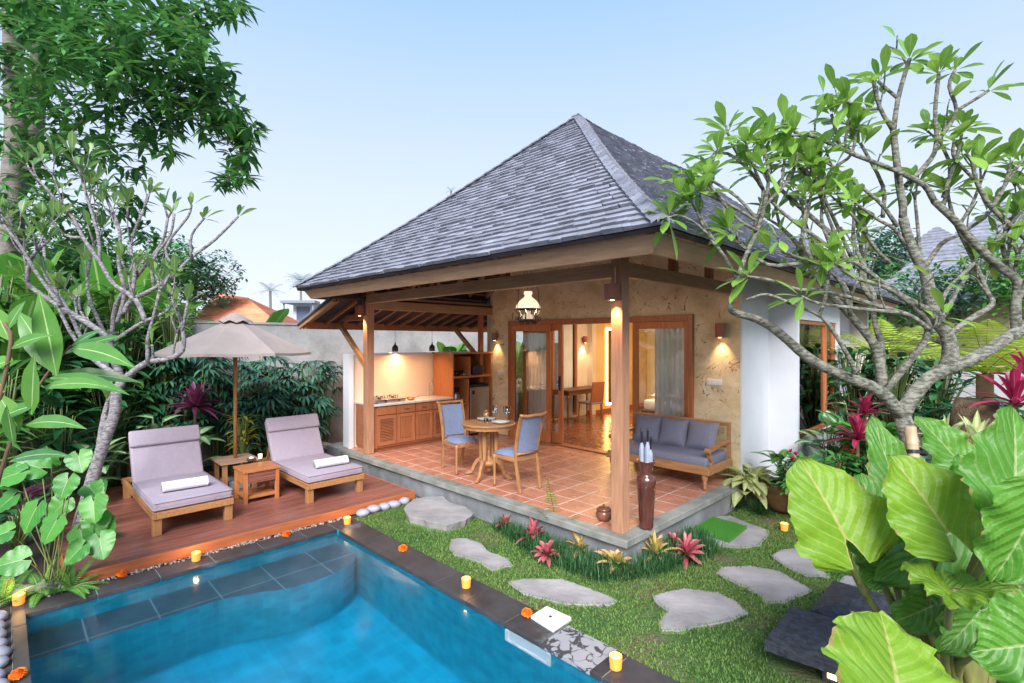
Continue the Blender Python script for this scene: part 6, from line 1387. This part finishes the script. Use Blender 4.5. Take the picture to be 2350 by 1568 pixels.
# ------------------------------------------------ right side bed
random.seed(23)
p=gp(1730,1150,-.3)
for (x,y,n,H,lb) in [(1728,1150,34,.42,'cream and green variegated plant beside the white wall')]:
    p=gp(1722,1163,-.3); broad('variegated_plant',lb,'variegated plant',(p.x,p.y,-.3),G_varY,84,.46,.27,.13,'ovate',spread=.42,down=.35,el=(-.5,.8))
p=gp(1690,1165,-.3); clump('grass_tuft','dark green grassy tuft below the variegated plant, left side','grass tuft',(p.x,p.y,-.3),G_mondo,140,.20,.010,5,85); p=gp(1745,1180,-.3); clump('grass_tuft','dark green grassy tuft below the variegated plant, right side','grass tuft',(p.x,p.y,-.3),G_mondo,140,.20,.010,5,85)
p=gp(1795,1172,-.3); t=thing('clay_pot','round brown ribbed clay pot holding a dark leaved plant beside the white wall','pot',(p.x,p.y,-.3)); mb=MB(); mb.lathe([(.12,0),(.19,.06),(.235,.17),(.235,.26),(.20,.33),(.215,.36),(.19,.365),(.18,.33),(.0,.31)],n=30); mb.build('body',M_stemb,t,smooth=True)
broad('potted_plant','dark glossy leaved plant growing in the round clay pot','potted plant',(p.x,p.y,.0),G_gin,18,.42,.26,.13,'ovate',spread=.28,down=.2)
for x,y,lb in [(1850,1200,'green shrub with small red flowers under the bay window'),(1925,1188,'second green shrub with red flowers, right of the first'),(1995,1195,'green shrub partly behind the largest ribbed leaves')]:
    p=gp(x,y,-.3); t=broad('ixora_shrub',lb,'shrub',(p.x,p.y,-.3),G_phil if 0 else leafmat('leaf_ixora',(.03,.17,.04),(.10,.32,.06),rib=(.2,.4,.12),rough=.3,trans=.2),330,.72,.15,.06,'ovate',spread=.6,down=.2)
    for k in range(5):
        mb=MB(); c=V(random.uniform(-.35,.35),random.uniform(-.35,.35),random.uniform(.55,.80))
        for j in range(24): mb.leaf(c,c+rot_az(random.uniform(0,6.28),random.uniform(0,1.3))*.05,.02,'petal',n=2)
        mb.build('flower_head',M_pred,t)
for x,y,dd,s,lb in [(1968,1010,6.3,.34,'bright crimson cordyline rosette above the flowering shrubs'),(1985,950,7.0,.3,'dark crimson cordyline behind the bright rosette'),(2330,930,5.2,.45,'tall crimson and green cordyline at the right edge'),(2370,880,5.4,.45,'second crimson cordyline at the extreme right edge')]:
    p=dp(x,y,dd); clump('red_cordyline',lb,'cordyline',(p.x,p.y,-.3),G_cord,22,s,.075,-5,80,base=max(.1,p.z+.3),droop=.2,fold=.35)
for x,y,dd,lb in [(1935,985,6.8,'pale veined dumb cane beside the crimson cordyline'),(1955,935,7.4,'cream leaved dumb cane behind the crimson cordyline'),(1900,1000,7.0,'pale veined dumb cane under the bay window')]:
    p=dp(x,y,dd); diff((p.x,p.y,-.3),p.z+.45,10,lb)
for x,y,dd,lb in [(2170,1000,4.3,'cream and lime leaved cordyline behind the bamboo pole'),(2240,1010,4.2,'cream and lime leaved cordyline right of the bamboo pole')]:
    p=dp(x,y,dd); clump('lime_cordyline',lb,'cordyline',(p.x,p.y,-.3),G_varY,12,.26,.075,15,85,base=p.z+.25,droop=.1,prof='ovate')
for k,(x,y,dd,H,m,lb) in enumerate([(1960,900,8.5,2.0,G_dark,'dark leafy shrub beside the far corner of the bay'),(2050,890,8.0,1.9,G_dark,'dark leafy shrub behind the frangipani fork'),(2150,880,8.2,1.8,G_dark,'dark shrub behind the right frangipani limb'),(2230,930,7.0,1.2,G_dark,'dark low shrub beside the tree fern trunk'),(2340,930,6.6,1.3,G_dark,'dark shrub behind the crimson cordylines'),(2010,980,6.6,1.0,G_phil,'green low shrub right of the crimson cordyline'),(2120,1010,5.6,.8,G_dark,'low dark plant behind the bamboo pole'),(2250,1050,5.0,.8,G_dark,'low dark plant behind the lime cordylines')]):
    p=dp(x,y,dd); broad('garden_shrub',lb,'shrub',(p.x,p.y,-.3),m,170,H,.34,.12,'lance',spread=.85,down=.4)
rosebase=None
# tree ferns
def treefern(lb,x,y,dd,H,n,L,m):
    p=dp(x,y,dd); t=thing('tree_fern',lb,'tree fern',(p.x,p.y,-.3)); mb=MB(); mb.tube([(0,0,0),(.02,0,H*.3),(0,.02,H*.7),(0,0,H)],[.13,.09,.08,.08],n=12); mb.build('trunk',M_stemb,t,smooth=True); mb=MB()
    for i in range(n):
        a=i*2.4; e=R(random.uniform(15,62)); l=L*random.uniform(.8,1.1); tt=V(0,0,H)+rot_az(a,e)*l; tt.z-=.30*l; frond(mb,(0,0,H),tt,.27,.030,17,sag=.22,fl=3)
    mb.build('fronds',[m,M_stemg],t)
treefern('yellow green tree fern behind the big frangipani, with fronds spread like a parasol',2260,900,6.0,1.72,17,1.25,G_fernY); treefern('yellow green tree fern farther back, its fronds beside the white bay',2030,760,9.0,1.85,15,1.5,G_fernY)
p=dp(2235,1020,5.6); t=thing('tree_stump','rough brown mossy trunk of an old fern beside the crimson cordylines','tree trunk',(p.x,p.y,-.3)); mb=MB(); mb.tube([(0,0,0),(.03,0,.5),(-.02,.03,1.0),(.03,0,1.45)],[.24,.20,.21,.19],n=16); 
for v in mb.v: v.x*=1+random.uniform(-.12,.12); v.y*=1+random.uniform(-.12,.12)
mb.build('trunk',mat('stump_bark',(.26,.17,.10),(.08,.05,.03),14,.9,1,.05),t,smooth=True)
# ------------------------------------------------ elephant ear, right foreground
t=thing('elephant_ear','giant elephant ear plant with huge ribbed lime green leaves in the right foreground','elephant ear plant',dp(2235,1700,2.5)); t.location.z=-.31; O=Vector(t.location)
ALO=[ # attach(x,y,d) tip(x,y,d) half-width px, material, ruffle
 ((1942,1238,2.55),(1842,1048,2.70),118,G_aloA,1),((2018,1250,2.75),(1985,1082,2.95),84,G_aloB,2),((2078,1200,2.9),(2012,948,3.05),58,G_aloB,3),
 ((2172,1218,2.35),(2052,1040,2.5),112,G_aloA,4),((2325,1155,2.15),(2345,925,2.3),112,G_aloB,5),((2376,1165,2.0),(2290,1345,2.0),105,G_aloB,6),
 ((2062,1590,1.75),(2030,1398,1.95),165,G_aloA,7),((2385,1475,1.85),(2232,1500,1.85),112,G_aloB,8),((2180,1365,2.2),(2085,1275,2.35),50,G_aloA,9),((2205,1352,2.2),(2335,1338,2.1),46,G_aloA,10),
 ((2205,1065,3.0),(2108,950,3.1),56,G_aloB,11),((2236,1120,2.7),(2205,1040,2.8),58,G_aloB,12),((2050,1300,2.8),(1990,1330,2.7),66,G_aloB,13),((2385,1620,1.8),(2300,1540,1.9),70,G_aloB,14),((2110,1230,2.9),(2060,1120,3.0),64,G_aloB,16),((2190,1215,2.75),(2035,1335,2.6),88,G_aloB,17),((2150,1385,2.6),(2060,1430,2.5),60,G_aloB,18),((2250,1400,2.3),(2170,1500,2.2),62,G_aloB,19),((2290,1400,2.4),(2300,1290,2.5),70,G_aloB,20),((2160,1300,3.0),(2120,1390,2.9),66,G_aloB,21)]
crown=V(0,0,.25)
for a,b,hw,m,sd_ in ALO:
    A,B=dp(*a)-O,dp(*b)-O; ax=B-A; L=ax.length; dm=(a[2]+b[2])/2; mb=MB()
    nrm=V(.66,-.66,.35) if sd_ not in (9,10,13) else V(.3,-.3,.9)
    heart(mb,A,ax,nrm,L,hw*1.04*dm/FX,ruf=.014,nv=8,seed=sd_,curl=.10 if sd_ not in(9,10) else .3)
    lf=mb.build('leaf',m,t,smooth=True)
    if sd_==7: lf['label']='lowest lime leaf, hanging towards the camera'
    mb=MB(); c0=crown+V(random.uniform(-.06,.06),random.uniform(-.06,.06),0); md=(c0+A)/2-nrm*.20+V(0,0,.05); A2=A-nrm.normalized()*.012; mb.tube(smooth_path([c0,md,A2-nrm*.05-ax*.10,A2],4),[.026-.0014*i for i in range(13)],n=8); mb.build('stalk',M_stemy,t,smooth=True)
mb=MB(); mb.tube([(0,0,0),(.0,.02,.2),(-.01,.0,.55)],[.07,.06,.05],n=12); 
for i in range(5): a=i*1.3; mb.leaf((.05*math.cos(a),.05*math.sin(a),.1),(.10*math.cos(a),.10*math.sin(a),.8),.10,'strap',sag=.0,n=5,fold=.5)
mb.build('trunk',M_stemy,t,smooth=True)
# ------------------------------------------------ dark stones at the right
t=thing('stone_lantern','low garden lantern with a flat black stone slab top and lit openings','garden lantern',(0,0,0))
mb=MB(); P=[gp(1753.7,1472,-.13),gp(1815,1390,-.13),gp(1947,1538,-.13)]; P.append(P[1]+P[2]-P[0]); pl=[(P[0].x,P[0].y),(P[1].x,P[1].y),(P[3].x,P[3].y),(P[2].x,P[2].y)]
mb.prism(pl,-.19,-.13,inset=1.0); mb.build('slab',M_dstone,t,bevel=.002)
c=sum(P,V(0,0,0))/4; mb=MB(); mb.box((c.x+.08,c.y-.20,-.31),(c.x+.35,c.y+.24,-.192)); mb.build('body',M_dstone,t,bevel=.004)
mb=MB(); mb.box((c.x+.11,c.y-.203,-.27),(c.x+.16,c.y-.2005,-.215)); mb.box((c.x+.21,c.y-.203,-.27),(c.x+.26,c.y-.2005,-.215)); mb.build('light_opening',emis('lantern_glow',(1,.6,.2),5),t)
p=gp(2005,1392,-.12); t=thing('pyramid_stone','black stone lantern cap shaped like a low pyramid','stone cap',(p.x,p.y+.02,-.3)); mb=MB()
s=.33; mb.prism([(-s,-s),(s,-s),(s,s),(-s,s)],.10,.145); n=len(mb.v); 
for z,q in ((.146,s),(.25,.03)): mb.v+=[V(-q,-q,z),V(q,-q,z),V(q,q,z),V(-q,q,z)]
for k in range(4): mb.face((n+k,n+(k+1)%4,n+4+(k+1)%4,n+4+k))
mb.face((n+4,n+5,n+6,n+7)); mb.build('cap',M_dstone,t,bevel=.004); mb=MB(); mb.box((-.2,-.2,-.02),(.2,.2,.099)); mb.build('base',M_dstone,t)
# ------------------------------------------------ lawn blades (one uncountable thing)
rng=np.random.default_rng(5); NB=330000
X=rng.uniform(-5.6,1.2,NB); Y=rng.uniform(2.95,8.2,NB)
def poly_mask(X,Y,P):
    c=np.zeros(len(X),bool); j=len(P)-1
    for i in range(len(P)):
        xi,yi=P[i];xj,yj=P[j]; 
        if yi!=yj: c^=((yi>Y)!=(yj>Y))&(X<(xj-xi)*(Y-yi)/(yj-yi)+xi)
        j=i
    return c
bare=np.sin(X*3.1+1.3)*np.sin(Y*4.3-.7)+.6*np.sin(X*9.1+Y*5.3)+.5*np.sin(X*17-Y*13)+rng.normal(0,.5,NB)>.95-.5*np.clip((X+2.2)/1.5,0,1)*(Y<3.9)
keep=~bare&~((X<-2.5)&(Y>3.97))&~((X<-1.9)&(Y>6.7))&(np.hypot(X,Y)>1.5)
vis=(Y-X)/S2; sx_=(X+Y)/vis; keep&=(np.abs((X+Y)/S2/vis)<1.1)
for P in STONES: keep&=~poly_mask(X,Y,P)
keep&=~poly_mask(X,Y,pl)
X,Y=X[keep],Y[keep]; n=len(X); print('blades',n)
h=rng.uniform(.006,.020,n); a=rng.uniform(0,6.283,n); ln=rng.uniform(.4,1.6,n)*h; wd=rng.uniform(.0022,.0042,n)
pn=np.sin(X*2.3+1)*np.sin(Y*3.1)+rng.normal(0,.3,n); h*=np.clip(1+.3*pn,.5,1.6)
for P in STONES: # blades that lean in over the stone edges
    cx_=np.mean([p[0] for p in P]); cy_=np.mean([p[1] for p in P])
    for i in range(len(P)):
        p,q=P[i],P[(i+1)%len(P)]; m_=max(2,int(math.hypot(q[0]-p[0],q[1]-p[1])*420)); t=rng.uniform(0,1,m_)
        X=np.append(X,p[0]+(q[0]-p[0])*t+rng.normal(0,.006,m_)); Y=np.append(Y,p[1]+(q[1]-p[1])*t+rng.normal(0,.006,m_))
        a=np.append(a,math.atan2(cy_-p[1],cx_-p[0])+rng.normal(0,.9,m_)); h=np.append(h,rng.uniform(.022,.040,m_)); ln=np.append(ln,rng.uniform(.008,.034,m_)); wd=np.append(wd,rng.uniform(.0024,.0045,m_))
n=len(X)
ca,sa=np.cos(a),np.sin(a); b=np.stack([X,Y,np.full(n,ZL-.003)],1); side=np.stack([-sa,ca,0*a],1)*wd[:,None]; lean=np.stack([ca*ln,sa*ln,h],1)
v=np.stack([b-side,b+side,b+lean*.55+side*.9,b+lean*.55-side*.9,b+lean],1).reshape(-1,3)
i0=np.arange(n)*5; me=bpy.data.meshes.new('lawn_grass'); me.vertices.add(len(v)); me.vertices.foreach_set('co',v.ravel())
loops=np.concatenate([np.stack([i0,i0+1,i0+2,i0+3],1).ravel(),np.stack([i0+3,i0+2,i0+4],1).ravel()]); me.loops.add(len(loops)); me.loops.foreach_set('vertex_index',loops.astype(np.int32))
me.polygons.add(2*n); ls=np.concatenate([np.arange(n)*4,4*n+np.arange(n)*3]); me.polygons.foreach_set('loop_start',ls.astype(np.int32)); me.update(calc_edges=True); me.validate()
me.materials.append(G_grass); o=bpy.data.objects.new('lawn_grass',me); COL.objects.link(o); tag(o,'short bright green carpet grass of the lawn','grass',kind='stuff')
# ------------------------------------------------ beyond the garden
t=thing('tiled_roof_house','house with an orange tiled hip roof beyond the garden wall','house',(-19.5,5.0,-.3))
def farroof(t,P0,P1,Q0,Q1,m,nc,nm='roof'):
    mb=MB(); 
    for i in range(nc):
        a0,b0,a1,b1=P0.lerp(Q0,i/nc),P1.lerp(Q1,i/nc),P0.lerp(Q0,min(1,(i+1.1)/nc)),P1.lerp(Q1,min(1,(i+1.1)/nc)); n=len(mb.v); h=.05
        mb.v+=[a0+UP*h,b0+UP*h,b1,a1,a0,b0]; mb.face((n,n+1,n+2,n+3)); mb.face((n+4,n+5,n+1,n))
    return mb.build(nm,m,t)
O=Vector(t.location)
a=dp(478,740,17)-O; b=dp(640,745,15)-O; c=dp(498,672,20)-O; d_=dp(565,684,19)-O
a=dp(420,760,16)-O
farroof(t,a,b,c,d_,M_rooforange,22); e=dp(700,745,24)-O; farroof(t,b,e,d_,d_,M_rooforange,22); 
mb=MB(); mb.prism([(a.x,a.y),(b.x,b.y),(e.x,e.y),(e.x-4,e.y-3)],0,min(a.z,b.z)-.1,inset=.95); mb.build('wall',M_white,t)
t=thing('modern_house','pale modern house with balconies far beyond the wall','house',dp(700,760,60)); O=Vector(t.location); t.rotation_euler=(0,0,R(45)); t.location.z=-.3
mb=MB(); mb.box((-3.2,0,0),(4.5,6,4.2)); mb.box((-1.6,.5,4.2),(3.6,6,7.0)); mb.build('wall',M_white,t)
mb=MB(); mb.box((-2.4,-1.2,6.6),(1.6,6,6.9)); mb.box((-3.6,-1.5,4.0),(4.8,-.0,4.25)); mb.box((-2.2,-.9,4.26),(-2.05,-.75,6.6)); mb.box((1.2,-.9,4.26),(1.35,-.75,6.6)); mb.build('balcony',mat('far_slab',(.25,.27,.32),None,4,.8,0),t)
mb=MB(); mb.box((-1.2,.45,4.6),(.4,.49,6.3)); mb.box((1.8,.45,4.8),(3.0,.49,6.2)); mb.box((-2.4,-.04,1.2),(-.4,-.005,3.2)); mb.build('window',mat('far_glass',(.12,.15,.22),None,4,.2,0),t)
random.seed(55)
def fartree(lb,x,y,dd,R_,n,L,w,m=None,H=None,trunk=.12,name='far_tree'):
    c=dp(x,y,dd); t=thing(name,lb,'tree',(c.x,c.y,-.3)); z=c.z+.3; mb=MB(); mb.tube([(0,0,0),(.1,0,z*.5),(0,0,z)],[trunk,trunk*.8,trunk*.4],n=8); mb.build('trunk',M_barkD,t,smooth=True); mb=MB()
    lob=[(V(random.uniform(-.55,.55),random.uniform(-.55,.55),random.uniform(-.5,.5))*R_,R_*random.uniform(.4,.6)) for _ in range(9)]
    for i in range(n):
        q,r=lob[i%9]; u=V(random.gauss(0,1),random.gauss(0,1),random.gauss(0,1)).normalized()*r*random.uniform(.6,1.05); p=V(0,0,z)+q+u; tt=p+rot_az(random.uniform(0,6.28),random.uniform(-.8,.6))*L; mb.leaf(p,tt,w,'ovate',n=2,sag=.1)
    mb.build('crown',m or G_far,t,smooth=True)
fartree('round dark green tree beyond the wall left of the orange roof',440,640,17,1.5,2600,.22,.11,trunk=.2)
fartree('green tree beyond the wall behind the pale frangipani',330,640,15,1.4,1800,.25,.12,m=G_tree,trunk=.2); fartree('green tree beyond the wall at the far left',150,600,13,1.6,2200,.26,.12,m=G_tree,trunk=.2); fartree('leafy tree beyond the wall between the two left trees',250,700,14,1.2,1500,.25,.12,m=G_tree)
def fpalm(lb,x,y,dd,L,n=14):
    c=dp(x,y,dd); t=thing('coconut_palm',lb,'palm',(c.x,c.y,-.3)); z=c.z+.3; mb=MB(); mb.tube([(0,0,0),(.2,0,z*.5),(0,0,z)],.16,n=6); mb.build('trunk',M_barkD,t); mb=MB()
    for i in range(n):
        a=i*2.4; e=R(random.uniform(-15,60)); tt=V(0,0,z)+rot_az(a,e)*L; tt.z-=.4*L; frond(mb,(0,0,z),tt,L*.28,L*.05,9,sag=.25,fl=1)
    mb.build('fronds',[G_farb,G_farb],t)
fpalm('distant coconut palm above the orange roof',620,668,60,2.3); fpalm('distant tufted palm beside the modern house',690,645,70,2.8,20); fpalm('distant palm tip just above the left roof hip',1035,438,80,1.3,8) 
# neighbouring villas at the right
def hiproof(name,lb,x,y,dd,half,hgt,eave):
    c=dp(x,y,dd); t=thing(name,lb,'villa',(c.x,c.y,-.3)); z1=c.z+.3; z0=z1-hgt
    E_=[V(-half,-half,z0),V(half,-half,z0),V(half,half,z0),V(-half,half,z0)]; A_=V(0,0,z1)
    for i in range(4): farroof(t,E_[i],E_[(i+1)%4],A_,A_,M_shingle,26)
    mb=MB(); q=half*.8; mb.box((-q,-q,0),(q,q,z0-.02)); mb.build('wall',M_plaster,t)
hiproof('neighbour_villa','neighbouring villa with a grey shingle hip roof at the right edge',2300,462,15.5,3.3,3.2,0); hiproof('neighbour_villa','neighbouring villa whose grey roof shows behind the frangipani branches',2150,520,21,3.6,3.4,0); hiproof('neighbour_villa','neighbouring villa roof just behind the main villa eave',1840,535,19,2.6,2.7,0)
fartree('green tree between the neighbouring roofs',2040,600,20,1.6,1500,.3,.14,trunk=.15)
random.seed(77)
for i,(x,y,dd,r_) in enumerate([(2000,690,14,1.4),(2330,640,12,1.3),(2150,700,13,1.4)]):
    fartree(['leafy tree behind the white bay','leafy tree in front of the right edge roof','leafy tree in front of the middle roof'][i],x,y,dd,r_,1500,.22,.10,m=G_fern if i!=2 else G_far,trunk=.1)
